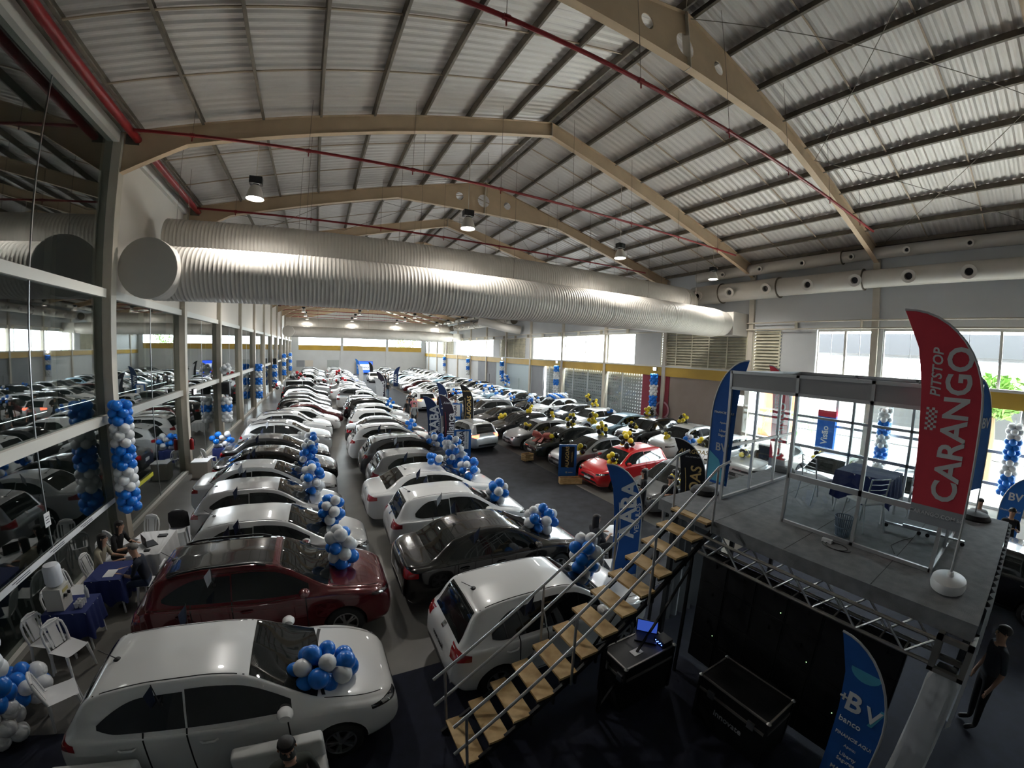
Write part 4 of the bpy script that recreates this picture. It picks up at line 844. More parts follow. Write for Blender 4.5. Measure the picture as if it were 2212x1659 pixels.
def banner(base, ang, s, w, zb, zt, col, label, texts=(), basetype='spike', hem=None, extras=None, group='feather banners', cat='banner'):
    """base: ground point of the pole; ang: direction of the viewer-right axis; s: -1 sail left of the pole, +1 right."""
    t = thing('feather_banner', label, cat, base, ang, group)
    R = Matrix.Rotation(math.pi/2, 4, 'X')          # sail drawn in XY, stood upright
    h = zt-zb; cv = [(1.45*w*(1-math.cos(a)), zb+0.52*h+0.48*h*math.sin(a)) for a in np.linspace(0, math.pi/2, 12)]
    left = [(1.16*w,zb+.80*h),(1.06*w,zb+.6*h),(1.0*w,zb+.3*h),(0.95*w,zb)]
    out = [(0,zb)] + cv + left
    out = [(s*a, b) for a, b in out]
    sail = MB(); sail.prism(out, lambda a,b,q: (a,q,b), -0.003, 0.003); sail.build('sail', CLOTH[col], t)
    pts = [(0,0,0.02),(0,0,zb)] + [(s*a,0,b) for a,b in cv]; MB().tube(pts,0.014,8).build('pole', polem, t, smooth=True)
    if hem:
        hz = hem[0]; MB().prism([(s*0.0,zb-hz),(s*0.95*w,zb-hz),(s*0.95*w,zb),(0,zb)], lambda a,b,q: (a,q,b), -0.003, 0.003).build('hem', hem[1], t)
    for (txt, fx, fz, size, rot, m_, bold, shear) in texts:
        me = text_mesh(txt, size, m_, bold, shear); link('lettering', me, t, M=Matrix.Translation((s*fx*w,-0.006,zb+fz*h)) @ R @ Matrix.Rotation(math.radians(rot),4,'Z'))
    if extras: extras(t, s, w, zb, h)
    if basetype == 'tank': MB().lathe([(0.16,0),(0.24,0.02),(0.255,0.07),(0.24,0.13),(0.17,0.16),(0.05,0.165),(0.04,0.22),(0.03,0.22)],24,0,Matrix.Diagonal((0.75,1.15,1,1))).build('base', whitepl, t, smooth=True)
    elif basetype == 'rubber': MB().lathe([(0.26,0),(0.265,0.03),(0.22,0.09),(0.10,0.115),(0.03,0.12)],24).build('base', rubber, t, smooth=True)
    else:
        b = MB(); b.box(-0.25,0.25,-0.02,0.02,0,0.025); b.box(-0.02,0.02,-0.25,0.25,0,0.025); b.build('base', steel_blk, t)
    return t
def checker(t, s, w, zb, h):
    for i in range(4):
        for j in range(9):
            if (i+j) % 2 == 0: MB().box(s*0.83*w+0.03*(i-2),s*0.83*w+0.03*(i-1),-0.007,-0.003,zb+0.44*h+0.03*(j-4),zb+0.44*h+0.03*(j-3)).build('checker_square', tx_white, t)
banner((6.1,0.45,DZ), -math.pi/2, -1, 0.60, 0.92, 3.26, 'red', 'tall red banner with white vertical lettering on a white tank base, front corner of stage',
  [('CARANGO',0.40,0.425,0.365,90,tx_white,0.022,0.0),('PITSTOP',0.80,0.68,0.15,90,tx_white,0.02,0.18)], 'tank', (0.22, mat('grey_hem',(0.36,0.38,0.41),0.7)), checker)
tL = [o for o in COL.objects if o.name.startswith('feather_banner')][-1]
link('lettering', text_mesh('CARANGO.COM.BR', 0.066, tx_white, 0.01), tL, M=Matrix.Translation((-0.285,-0.006,0.83)) @ Matrix.Rotation(math.pi/2,4,'X'))
def bvx(t, s, w, zb, h, up=True):
    c = (s*0.72*w, zb+0.86*h); pts = [c]+[(c[0]+0.16*math.cos(a), c[1]-0.02-0.13*math.sin(a)*1.0) for a in np.linspace(0,math.pi,12)]
    MB().prism([(p[0],p[1]) for p in pts[1:]], lambda a,b,q: (a,q,b), -0.006, -0.004).build('cyan_patch', tx_cyan, t)
    MB().add([(s*0.42*w+0.02,-0.006,zb+0.585*h),(s*0.42*w+0.07,-0.006,zb+0.585*h),(s*0.42*w+0.155,-0.006,zb+0.70*h),(s*0.42*w+0.10,-0.006,zb+0.70*h)],[(0,1,2,3)]).build('tick_mark', tx_cyan, t)
banner((4.62,0.44,0.006), -math.pi/2, -1, 0.46, 0.22, 2.42, 'blue', 'blue feather banner standing on the floor in front of the video wall', [('B',0.78,0.655,0.32,0,tx_white,0.02,0.0),('V',0.32,0.64,0.26,0,tx_white,0.02,0.0),('+',1.02,0.665,0.16,0,tx_white,0.03,0),('banco',0.72,0.545,0.10,0,tx_white,0.01,0),('FINANCIE AQUI',0.52,0.46,0.056,0,tx_white,0.012,0),('Apoio:',0.52,0.405,0.05,0,tx_white,0,0),('Liberty',0.5,0.35,0.065,0,tx_white,0.008,0),('Seguros',0.5,0.315,0.065,0,tx_white,0.008,0),('MAPFRE',0.5,0.245,0.075,0,tx_white,0.012,0),('ZURICH',0.5,0.15,0.06,0,tx_white,0.01,0)], 'spike', None, bvx)
def cyanlow(t, s, w, zb, h): MB().prism([(s*0.05*w,zb+0.02*h),(s*0.9*w,zb+0.02*h),(s*0.5*w,zb+0.2*h),(s*0.05*w,zb+0.26*h)], lambda a,b,q: (a,q,b), -0.006, -0.004).build('cyan_patch', tx_cyan, t)
banner((6.45,4.28,DZ), -math.pi/2, 1, 0.46, 0.25, 2.54, 'blue', 'blue banner with small white text at the rear left corner of the stage', [('FINANCIE AQUI',0.55,0.58,0.056,0,tx_white,0.012,0),('Apoio:',0.55,0.50,0.05,0,tx_white,0,0),('Liberty',0.6,0.435,0.065,0,tx_white,0.008,0),('Seguros',0.6,0.40,0.065,0,tx_white,0.008,0),('BV',0.55,0.30,0.2,0,tx_grey,0.02,0)], 'rubber', None, cyanlow)
banner((9.45,4.2,DZ), -math.pi/2, -1, 0.40, 0.25, 2.46, 'red', 'red banner behind the booth at the back of the stage', [('CARANGO',0.45,0.32,0.26,90,tx_white,0.02,0),('PITSTOP',0.82,0.62,0.1,90,tx_white,0.02,0.18)], 'rubber', (0.2, mat('grey_hem')))
banner((9.55,0.55,DZ), math.radians(-18), -1, 0.42, 0.55, 2.46, 'skyblue', 'blue banner seen edge-on at the rear right corner of the stage', [('BV',0.5,0.6,0.25,0,tx_white,0.02,0)], 'rubber')
banner((15.6,0.35,0), -math.pi/2, 1, 0.55, 0.4, 2.55, 'skyblue', 'blue banner by the shop front at the right edge', [('BV',0.6,0.70,0.30,0,tx_white,0.025,0),('FINANCIE AQUI',0.5,0.52,0.07,0,tx_white,0.01,0),('Apoio:',0.5,0.44,0.05,0,tx_white,0,0)], 'spike')
def swoosh(m_):
    def f(t, s, w, zb, h):
        pts = [(s*w*(0.90-0.10*math.sin(a)), -0.007, zb+h*(0.12+0.55*a/math.pi)) for a in np.linspace(0,math.pi,10)]; MB().tube(pts,0.008,6).build('swoosh', m_, t)
    return f
banner((6.12,5.5,0), math.radians(-18), -1, 0.62, 0.42, 2.98, 'blue', 'blue and white banner behind the staircase rail', [('AABA',0.52,0.60,0.50,90,tx_white,0.03,0),('VEÍCULOS',0.16,0.52,0.15,90,tx_white,0.012,0)], 'spike', None, swoosh(tx_white))
banner((9.35,6.2,0), math.radians(-52), -1, 0.64, 0.5, 3.0, 'black', 'black banner with gold lettering beside the top of the stairs', [('ALAGOAS',0.62,0.86,0.17,0,tx_gold,0.012,0.2),('MULTIMARCAS',0.62,0.80,0.06,0,tx_grey,0,0),('ALAGOAS',0.42,0.34,0.40,90,tx_gold,0.015,0.1),('- MULTIMARCAS -',0.12,0.34,0.13,90,tx_grey,0.006,0)], 'spike', None, swoosh(tx_gold))
banner((5.28,17.36,0), math.radians(-8), -1, 0.60, 0.4, 3.06, 'navy', 'navy banner with white letters left of the dark purple banner in the aisle', [('AABA',0.52,0.55,0.58,90,tx_white,0.03,0),('VEÍCULOS',0.15,0.47,0.15,90,tx_white,0.012,0)], 'spike', None, swoosh(tx_white))
banner((6.28,18.25,0), math.radians(-12), -1, 0.56, 0.3, 3.0, 'purple', 'dark purple banner beside the navy banner in the aisle', [('Aliança',0.36,0.38,0.50,90,tx_white,0.02,0),('Aliança',0.62,0.84,0.17,0,tx_grey,0.01,0)], 'spike', None, swoosh(mat('print_red',(0.45,0.02,0.03),0.6)))
banner((8.75,21.9,0), math.radians(-22), -1, 0.62, 0.6, 3.15, 'black', 'black and gold banner right of the hatchback driving down the aisle', [('ALAGOAS',0.45,0.40,0.36,90,tx_gold,0.015,0.1),('ALAGOAS',0.62,0.84,0.13,0,tx_gold,0.012,0.2)], 'spike', None, swoosh(tx_gold))
for (px,py,hz,col,s,lab,txt) in ((783,803,3.0,'purple',-1,'dark purple banner half way down the aisle','Aliança'),(767,775,3.3,'skyblue',-1,'blue banner in front of the lit screen','S'),(757,787,2.9,'white',-1,'white banner left of the lit screen',''),(746,772,3.1,'skyblue',-1,'slim blue and red banner against the end wall',''),(822,775,3.1,'white',1,'white banner right of the lit screen',''),(832,782,2.9,'black',-1,'black banner behind the group of people in the aisle',''),(898,792,3.0,'navy',1,'blue banner above the far white crossover','AABA'),(941,826,2.9,'navy',-1,'small navy banner beside the cars right of the aisle','AABA'),(806,815,2.6,'white',-1,'white banner beside the framed aisle sign','')):
    p = onz(px,py,hz); p = push_out(Vector((p.x-s*0.9,p.y,0)), 0.55); banner((p.x,p.y,0), math.radians(-10), s, 0.6, 0.4, hz, col, lab, [(txt,0.45,0.4,0.45,90,tx_white if col != 'white' else tx_navy,0.02,0)] if txt else (), 'spike')
# ============================================================ SIGN BOARDS
def totem(base, ang, w, h, z0, lab, bm_, panel, txt, tm_, size, sub=None, group='standing sign boards'):
    t = thing('sign_board', lab, 'sign', base, ang, group); R = Matrix.Rotation(math.pi/2,4,'X')
    MB().box(-w/2,w/2,-0.02,0.02,z0,z0+h).build('board', bm_, t); MB().box(-w*0.36,w*0.36,-0.028,-0.02,z0+h*0.30,z0+h*0.94).build('panel', panel, t)
    link('lettering', text_mesh(txt,size,tm_,0.02), t, M=Matrix.Translation((-0.02,-0.032,z0+h*0.62)) @ R @ Matrix.Rotation(math.pi/2,4,'Z'))
    if sub: link('lettering', text_mesh(sub,size*0.3,tm_,0.0), t, M=Matrix.Translation((w*0.24,-0.032,z0+h*0.62)) @ R @ Matrix.Rotation(math.pi/2,4,'Z'))
    MB().lathe([(w*0.055,-0.003),(w*0.055,0.003)],14,0,Matrix.Translation((-w*0.05,-0.022,z0+h*0.14)) @ R).build('round_mark', tx_grey, t); MB().box(w*0.06,w*0.3,-0.024,-0.02,z0+h*0.13,z0+h*0.15).build('print_line', tx_grey, t)
    for x in (-w*0.3,w*0.3): MB().box(x-0.02,x+0.02,-0.15,0.15,0,z0+0.02).build('foot', steel_blk, t)
signblue = mat('sign_blue',(0.012,0.12,0.42),0.4)
totem((6.27,17.05,0), math.radians(-14), 0.82, 1.36, 0.06, 'blue sign board with white panel in the aisle before the silver hatchback', signblue, tx_white, 'AABA', tx_navy, 0.36, 'VEÍCULOS MULTIMARCAS')
totem((9.2,12.45,0), math.radians(-25), 0.74, 1.36, 0.14, 'blue sign board with black and gold panel beside the bright red hatchback', signblue, mat('sign_black',(0.008,0.008,0.01),0.3), 'ALAGOAS', tx_gold, 0.20, '- MULTIMARCAS -')
p = onz(823,850,0.1); totem((p.x,p.y,0), math.radians(-8), 0.9, 1.4, 0.06, 'white sign board with blue frame far down the aisle', signblue, tx_white, 'Aliança', tx_navy, 0.26)
p = onz(984,852,1.0); totem((9.0,p.y*9.0/p.x,0), math.radians(-20), 0.9, 1.35, 0.06, 'blue framed sign board among the balloons right of the aisle', signblue, tx_white, 'AABA', tx_navy, 0.3)
sc = thing('led_screen', 'lit blue video screen against the end wall', 'screen', (8.6,82.6,0)); MB().box(-1.6,1.6,-0.08,0.08,0.25,2.65).build('frame', blackm, sc)
MB().box(-1.55,1.55,-0.09,-0.08,0.3,2.6).build('display', mat('screen_blue',(0.02,0.06,0.5),0.4,emit=(0.02,0.10,0.85),estr=1.6), sc); MB().box(-0.95,0.95,-0.10,-0.09,0.85,2.05).build('logo_panel', mat('screen_white',(0.7,0.7,0.7),0.4,emit=(0.7,0.8,1),estr=1.0), sc)
link('lettering', text_mesh('Aliança',0.6,tx_navy,0.02), sc, M=Matrix.Translation((0,-0.105,1.4)) @ Matrix.Rotation(math.pi/2,4,'X'))
for x in (-1.2,1.2): MB().box(x-0.06,x+0.06,-0.2,0.2,0,0.25).build('foot', steel_blk, sc)
# ============================================================ BALLOONS
BCOL = {'blue':(0.005,0.17,0.66),'white':(0.72,0.74,0.76),'yellow':(0.78,0.60,0.02),'black':(0.012,0.012,0.012),'red':(0.55,0.02,0.03),'navy':(0.01,0.03,0.35)}
BM = {}
for n_, c_ in BCOL.items():
    m_ = mat('balloon_'+n_, c_, 0.28, spec=0.5, coat=0.2)
    BM[n_] = MB().lathe([(0.0,-1.16),(0.07,-1.14),(0.05,-1.05),(0.22,-0.97),(0.55,-0.78),(0.84,-0.48),(0.99,-0.1),(0.98,0.22),(0.84,0.56),(0.55,0.84),(0.25,0.97),(0.0,1.0)],14,cap=False).mesh('balloon', m_, smooth=True)
brn = random.Random(11)
def balloon(par, col, p, r, d):
    q = Vector(d).to_track_quat('Z','Y'); link('balloon', BM[col], par, M=Matrix.Translation(p) @ q.to_matrix().to_4x4() @ Matrix.Diagonal((r,r,r*1.06,1)))
def bunch(loc, n, size, cols, label, r=0.13, group='balloon bunches on cars', stretch=(1,1,1), rz=0.0, name='balloon_bunch'):
    t = thing(name, label, 'balloons', loc, rz, group); k0 = brn.random()*6
    for i in range(n):
        z = 1-2*(i+0.5)/n; a = k0+i*2.39996; q = math.sqrt(1-z*z); d = Vector((q*math.cos(a),q*math.sin(a),z))
        p = Vector((d.x*size*stretch[0], d.y*size*stretch[1], d.z*size*stretch[2]))+Vector([brn.uniform(-.02,.02) for _ in range(3)])
        balloon(t, cols[brn.randrange(len(cols))] if brn.random() < 0.5 else cols[i % len(cols)], p, r*brn.uniform(0.86,1.08), d)
    return t
def carof(p):
    b = min(CARS, key=lambda c: (c['x']-p.x)**2+(c['y']-p.y)**2); return b['where']
used = {}
def uniq(l):
    used[l] = used.get(l,0)+1
    if used[l] == 1: return l
    return l+(', upper one' if used[l] == 2 else ', third one')
BW = ['blue','white']; YK = ['yellow','black']; RK = ['red','black','white']
for (px,py,z,n,size,stx) in ((697,1442,1.10,17,0.24,(1.5,1.0,0.8)),(738,1185,1.35,18,0.24,(0.75,0.75,1.6)),(716,1100,1.30,15,0.24,(0.9,0.9,1.3)),(677,1035,1.35,18,0.26,(0.9,0.9,1.8)),(668,985,1.30,16,0.27,(0.8,0.8,1.8)),(673,955,1.45,13,0.26,(0.8,0.9,1.2)),
  (1265,1200,1.35,17,0.24,(0.9,0.9,1.5)),(1168,1122,1.25,18,0.26,(1.3,1.0,1.0)),(1075,1063,1.22,17,0.24,(0.9,0.9,1.15)),(1012,1013,1.25,16,0.28,(1.0,1.0,1.3)),(985,985,1.35,16,0.30,(1.0,1.0,1.1)),(976,962,1.4,14,0.28,(1,1,1.1)),(940,953,1.35,16,0.32,(1.2,1.0,0.8)),(938,992,1.72,5,0.15,(1.3,1,0.8)),
  (888,915,1.2,6,0.22,(1,1,1)),(843,873,1.2,7,0.28,(0.8,0.8,1.6)),(480,950,1.0,16,0.30,(1.4,1.0,1.0)),
  (1038,872,1.2,10,0.25,(1,1,1.2)),(1105,856,1.2,9,0.27,(1.4,1,0.8)),(1146,862,1.25,9,0.26,(0.9,0.9,1.4)),(1160,868,1.2,9,0.26,(1,1,1.2)),(1076,847,1.2,8,0.28,(1.3,1,0.8)),(1061,841,1.25,8,0.27,(0.9,.9,1.4)),(1048,839,1.3,8,0.27,(0.9,.9,1.5)),(1034,831,1.25,8,0.3,(.9,.9,1.4)),(1015,826,1.25,8,0.3,(.9,.9,1.3)),(1096,830,1.6,6,0.25,(1.3,1,0.8)),(993,853,1.2,7,0.25,(1,1,1)),(978,850,1.3,10,0.3,(1,1,1.4)),(1317,887,1.75,3,0.12,(1,1,1)),(1488,948,1.15,7,0.2,(1,1,1.1))):
    p = onz(px,py,z); bunch(p, n, size, BW, uniq('blue and white balloon bunch on %s' % carof(p)), stretch=stx)
for (px,py,z,n,size,stx) in ((1144,881,1.72,8,0.17,(1,1,1.6)),(1190,894,1.72,9,0.17,(1,1,1.6)),(1235,908,1.72,10,0.19,(1,1,1.7)),(1281,903,1.72,9,0.18,(1.1,1.1,1.5)),(1302,927,1.72,10,0.19,(1.1,1.1,1.5)),(1354,950,1.76,12,0.20,(1.1,1.1,1.6)),(1286,872,1.72,8,0.19,(1,1,1.5)),(1272,859,1.72,8,0.19,(1,1,1.4)),(1401,890,1.78,10,0.2,(1.1,1.1,1.4)),(1475,907,1.76,10,0.2,(1.1,1.1,1.4)),
  (1140,922,1.12,6,0.15,(1.4,1,0.9)),(1198,943,1.12,6,0.15,(1.2,1,1)),(1256,970,1.15,5,0.15,(1,1,1.3)),(1324,991,1.15,7,0.16,(1,1,1.3)),(1237,880,1.15,5,0.15,(1,1,1.2)),(1368,919,1.2,6,0.16,(1.3,1,1)),(1442,940,1.2,5,0.15,(1,1,1.2)),(1517,955,1.2,5,0.16,(1,1,1.3)),(1608,980,1.2,6,0.16,(1.4,1,1)),(1086,900,1.1,6,0.16,(1.5,1,0.8)),(1547,920,1.75,6,0.17,(1,1,1.3)),(1463,1035,1.25,6,0.17,(1,1,1.6)),(1555,1014,1.05,5,0.16,(1.3,1,0.8))):
    p = onz(px,py,z); bunch(p, n, size, YK, uniq('yellow and black balloon bunch on %s' % carof(p)), r=0.115, stretch=stx)
for (px,py,z,n,size) in ((645,813,2.15,18,0.55),(599,833,1.75,9,0.3),(733,805,1.8,8,0.35),(737,822,1.75,9,0.35),(684,827,1.3,6,0.25),(705,823,1.3,6,0.25),(1769,985,1.2,6,0.2)):
    p = onz(px,py,z); bunch(p, n, size, RK if px < 1000 else YK, uniq(('red, black and white balloon bunch on %s' if px < 1000 else 'black and yellow balloons near %s') % carof(p)), r=0.17 if px < 1000 else 0.12, stretch=(1.3,1,0.8))
# twisted balloon garland on a roof
p = onz(1205,856,1.75); g = thing('balloon_garland', 'twisted blue and white balloon garland on a white crossover roof', 'balloons', p, 0.0)
for i in range(12):
    for j in range(5): a = j*2*math.pi/5+i*0.45; balloon(g, BW[((j+(1 if j == 4 else 0)) % 2)], ((-0.85+i*0.155),0.17*math.cos(a),0.16*math.sin(a)), 0.12, (0,math.cos(a),math.sin(a)))
# balloon columns
def bcolumn(x, y, z0, z1, bands, lab, r=0.14):
    t = thing('balloon_column', lab, 'balloons', (x,y,z0), 0, 'balloon columns on the hall posts'); n = int((z1-z0)/0.19)
    for i in range(n):
        c = bands[min(int(i/n*len(bands)), len(bands)-1)]
        for j in range(4): a = j*math.pi/2+(i%2)*math.pi/4; balloon(t, c, (0.16*math.cos(a),0.16*math.sin(a),0.1+i*0.19), r*brn.uniform(.94,1.04), (math.cos(a),math.sin(a),0.1))
    MB().tube([(0,0,0),(0,0,z1-z0)],0.015,6).build('pole', galv, t)
five = ['blue','white','blue','white','blue']
bcolumn(-5.02,11.62,0.95,3.86,five,'tall blue and white balloon column on the nearest full column of the glass wall')
bcolumn(-4.62,5.32,0.05,2.1,['white','blue','white','blue'],'blue and white balloon column at the left edge, beside the white plastic chairs')
bunch((-4.6,6.0,0.40),14,0.24,['blue','white','blue'],'low pile of blue and white balloons by the plastic chairs', group='balloon piles', stretch=(1,1,0.9))
bcolumn(-4.98,23.98,1.1,2.6,['white','blue','white'],'balloon column under the black speaker on the third post of the glass wall')
bunch((-4.98,24.0,4.0),8,0.2,['white'],'white balloons on top of the black speaker', group='balloon piles')
for (y,z0,z1,o_) in ((36.4,0.9,3.9,'fourth'),(48.8,0.9,3.2,'fifth'),(61.2,1.2,4.4,'sixth'),(73.6,1.2,4.4,'seventh')): bcolumn(-4.98,y,z0,z1,five,'blue and white balloon column on the %s decorated post of the glass wall' % o_)
for i,(y,z0,z1) in enumerate(((18.75,1.0,4.15),(31.0,1.4,4.15),(43.4,1.6,4.2),(55.6,1.6,4.2),(67.8,1.6,4.2))): bcolumn(XR-0.4,y,z0,z1,['white','blue','white','blue'],'balloon column under the %s floodlight of the right wall' % ORD[i])
bunch((XR-0.75,41.7,2.0),22,0.5,BW,'round blue and white balloon wreath on the right wall', group='balloon piles', r=0.16)
bcolumn(XR-0.5,5.0,0.6,3.5,['white','blue','white','blue','white'],'balloon column by the shop front post behind the booth')
bcolumn(XR-0.6,0.4,0.8,3.6,['blue','white','blue','white'],'balloon column by the shop front at the right edge')
# ============================================================ FURNITURE AND SMALL THINGS
def CP(c, x, y, z):      # car-local point to world
    h = c['head']; return Vector((c['x']+x*math.cos(c['o'].rotation_euler.z)-y*math.sin(c['o'].rotation_euler.z), c['y']+x*math.sin(c['o'].rotation_euler.z)+y*math.cos(c['o'].rotation_euler.z), z))
# small flags clipped to car windows
fnavy = mat('flag_navy',(0.02,0.03,0.07),0.7); fwhite = mat('flag_white',(0.52,0.55,0.60),0.7)
def carflag(c, xl, side, m_, lab):
    P = c['P']; S = P['S']; z0 = P['hit']((xl, side*3, P['fs'](P['L']/2-xl)+0.30), (0,-side,0)); p = z0[0] if z0 else Vector((xl, side*P['W']/2, 1.2))
    w = CP(c, p.x, p.y+side*0.02, p.z); t = thing('window_flag', lab, 'flag', w, c['o'].rotation_euler.z, 'small flags clipped to car windows')
    MB().box(-0.02,0.02,-0.012,0.012,-0.02,0.02).build('clip', blackm, t); MB().tube([(0,0,0),(0,side*0.09,0.36)],0.006,6).build('pole', blackm, t)
    mb = MB(); q = [(0,side*0.085,0.35),(-0.02,side*0.05,0.10),(-0.10,side*0.03,-0.02),(-0.12,side*0.07,0.20)]
    mb.add(q+[(a,b+0.004,c_) for a,b,c_ in q], [(0,1,2,3),(7,6,5,4),(0,4,5,1),(1,5,6,2),(2,6,7,3),(3,7,4,0)]); mb.build('cloth', m_, t)
near = [c for c in CARS if c['y'] < 21 and c['x'] < 5.4]
for i, c in enumerate(near):
    for side, nm in ((-1,'near'),(1,'far')):
        if side == 1 and i % 3 == 2: continue
        S = c['P']['S']; carflag(c, c['P']['X'](S['split']+0.25), side, fnavy if (i+side) % 3 else fwhite, 'small flag on the %s side of %s' % (nm, c['where']))
# roof panel of the dark red crossover, gift bow on the dark green hatchback
c = [k for k in CARS if k['where'].startswith('the fourth car of the right aisle')][0]
bowm = mat('coral_ribbon',(0.50,0.13,0.10),0.5); t = thing('gift_bow', 'big coral ribbon bow on the dark green hatchback', 'bow', CP(c, c['P']['L']/2-0.75, 0.0, 0.98), c['o'].rotation_euler.z+0.5)
for s in (-1,1):
    mb = MB(); mb.tube([(0,0,0.05),(0.1,s*0.18,0.18),(0.08,s*0.42,0.2),(0.0,s*0.5,0.1),(-0.02,s*0.36,0.03),(0,0,0.03)],[0.05,0.1,0.13,0.12,0.1,0.05],8); mb.build('loop', bowm, t, smooth=True)
    MB().add([(0.0,s*0.02,0.04),(0.06,s*0.14,0.05),(0.62,s*0.26,-0.12),(0.6,s*0.06,-0.12),(0.0,s*0.02,0.05),(0.06,s*0.14,0.06),(0.62,s*0.26,-0.10),(0.6,s*0.06,-0.10)],[(0,1,2,3),(7,6,5,4),(0,4,5,1),(1,5,6,2),(2,6,7,3),(3,7,4,0)]).build('tail', bowm, t)
MB().lathe([(0,-0.07),(0.07,-0.04),(0.07,0.04),(0,0.07)],10,0,Matrix.Translation((0,0,0.06))).build('knot', bowm, t, smooth=True)
for i,(px,py) in enumerate(((1168,998),(1222,1030))):
    p = (Vector((9.08,15.55,0)),Vector((9.05,12.0,0)))[i]; t = thing('wooden_crate', ['slatted wooden crate under the nose of the dark green hatchback','long pine box beside the nose of the bright red hatchback'][i], 'crate', (p.x,p.y,0.008), 0.2-i*0.55)
    w, d, h = ((0.5,0.34,0.34),(0.9,0.26,0.26))[i]
    MB().box(-w/2+.02,w/2-.02,-d/2+.02,d/2-.02,0,0.02).build('bottom', wood, t)
    for k in range(4):
        z = 0.02+k*h/4
        for s in (-1,1): MB().box(-w/2,w/2,s*d/2-.01,s*d/2+.01,z,z+h/4-.02).build('slat', wood, t); MB().box(s*w/2-.01,s*w/2+.01,-d/2,d/2,z,z+h/4-.02).build('slat', wood, t)
# white plastic chairs
CH = None
def plastic_chair(x, y, rz, lab):
    global CH
    if CH is None:
        seat = MB(); n = 8
        for i in range(n+1):
            for j in range(n+1): u, v = i/n-.5, j/n-.5; seat.v.append((u*0.42*(1-0.12*v), v*0.42, 0.43+0.05*((2*u)**4)*0.3-0.03*math.cos(u*3)*math.cos(v*3)))
        for i in range(n):
            for j in range(n): a = i*(n+1)+j; seat.f.append((a,a+1,a+n+2,a+n+1)); seat.m.append(0)
        seat = seat.mesh('seat', whitepl, smooth=True)
        bk = MB(); arch = [(-0.19,-0.20,0.44),(-0.205,-0.25,0.62),(-0.19,-0.285,0.76),(-0.12,-0.31,0.845),(0,-0.32,0.87),(0.12,-0.31,0.845),(0.19,-0.285,0.76),(0.205,-0.25,0.62),(0.19,-0.20,0.44)]
        bk.tube(arch,0.02,8)
        for x_ in (-0.11,0.11): bk.bar((x_,-0.205,0.45),(x_*1.15,-0.30,0.82),0.03,0.012,up=(0,1,0))
        bk.bar((0,-0.205,0.45),(0,-0.308,0.86),0.15,0.014,up=(0,1,0)); bk.bar((-0.16,-0.298,0.79),(0.16,-0.298,0.79),0.014,0.11,up=(0,0.25,1))
        bk = bk.mesh('backrest', whitepl, angle=50)
        legs = []
        for (sx,sy) in ((-1,-1),(1,-1),(-1,1),(1,1)): legs.append(MB().tube([(sx*0.19,sy*0.18,0.44),(sx*0.23,sy*0.23,0.0)],[0.028,0.018],8).mesh('leg', whitepl, smooth=True))
        arms = [MB().tube([(s*0.19,0.17,0.43),(s*0.235,0.17,0.60),(s*0.24,0.10,0.645),(s*0.235,-0.12,0.66),(s*0.2,-0.265,0.68)],0.02,8).mesh('armrest', whitepl, smooth=True) for s in (-1,1)]
        CH = [('seat',seat),('backrest',bk)]+[('leg',l) for l in legs]+[]
    t = thing('plastic_chair', lab, 'chair', (x,y,0), rz, 'white plastic chairs')
    for nm, me in CH: link(nm, me, t)
R90 = math.pi/2
for (x,y,rz,lab) in ((-4.3,6.75,-2.0,'white plastic chair with its back to the white hatchback, by the water table'),(-3.95,5.72,-1.0,'white plastic chair nearest the viewer beside the balloon pile'),(-4.75,7.0,-1.9,'white plastic chair against the glass beside the water table'),(-4.9,7.9,-1.8,'white plastic chair behind the water table'),(-4.98,8.6,-R90,'white plastic chair at the blue cloth table'),(-4.85,9.3,-R90,'white plastic chair of the woman in beige'),(-4.8,9.95,-R90,'white plastic chair of the woman in black'),(-4.5,11.1,2.9,'white plastic chair at the head of the white cloth table'),(-5.0,10.75,-0.6,'white plastic chair just below the tall balloon column'),(-3.82,11.3,3.3,'white plastic chair with a dark jacket on it'),(-3.62,8.72,R90,'plastic chair of the man in navy'),(-4.75,18.9,-0.8,'white plastic chair by the second post of the glass wall'),(6.0,6.9,-R90,'chair of the woman behind the dark sedan'),(6.0,6.05,-0.3,'white chair beside the round table')):
    plastic_chair(x,y,rz,lab)
def cloth_table(x, y, w, d, z, m_, lab, drop=0.5, drop_y=None):
    t = thing('cloth_table', lab, 'table', (x,y,0), 0, 'tables by the glass wall')
    MB().box(-w/2,w/2,-d/2,d/2,z-0.03,z-0.004).build('tabletop', whitepl, t)
    for (sx,sy) in ((-1,-1),(1,-1),(-1,1),(1,1)): MB().tube([(sx*(w/2-.06),sy*(d/2-.06),z-.03),(sx*(w/2-.04),sy*(d/2-.04),0)],0.02,8).build('leg', whitepl, t)
    per = []; n = 14
    for (a,b) in (((-1,-1),(1,-1)),((1,-1),(1,1)),((1,1),(-1,1)),((-1,1),(-1,-1))):
        for i in range(n): u = i/n; per.append((a[0]+(b[0]-a[0])*u, a[1]+(b[1]-a[1])*u))
    mb = MB(); N = len(per)
    for lv,(k,dz) in enumerate(((1.0,0.0),(1.015,-0.02),(1.05,-drop*0.55),(1.07,-drop))):
        for i,(u,v) in enumerate(per):
            f = 1+0.03*lv*math.sin(i*1.7)*0.6; mb.v.append((u*w/2*k*f,v*d/2*k*f,z+0.004+dz*(1+0.12*math.sin(i*0.9))))
    for lv in range(3):
        for i in range(N): mb.f.append((lv*N+i,lv*N+(i+1)%N,(lv+1)*N+(i+1)%N,(lv+1)*N+i)); mb.m.append(0)
    mb.f.append(tuple(range(N))); mb.m.append(0); mb.build('tablecloth', m_, t, angle=60); return t
tcw = mat('white_tablecloth',(0.62,0.63,0.64),0.8); tcb = mat('blue_tablecloth',(0.008,0.02,0.12),0.75)
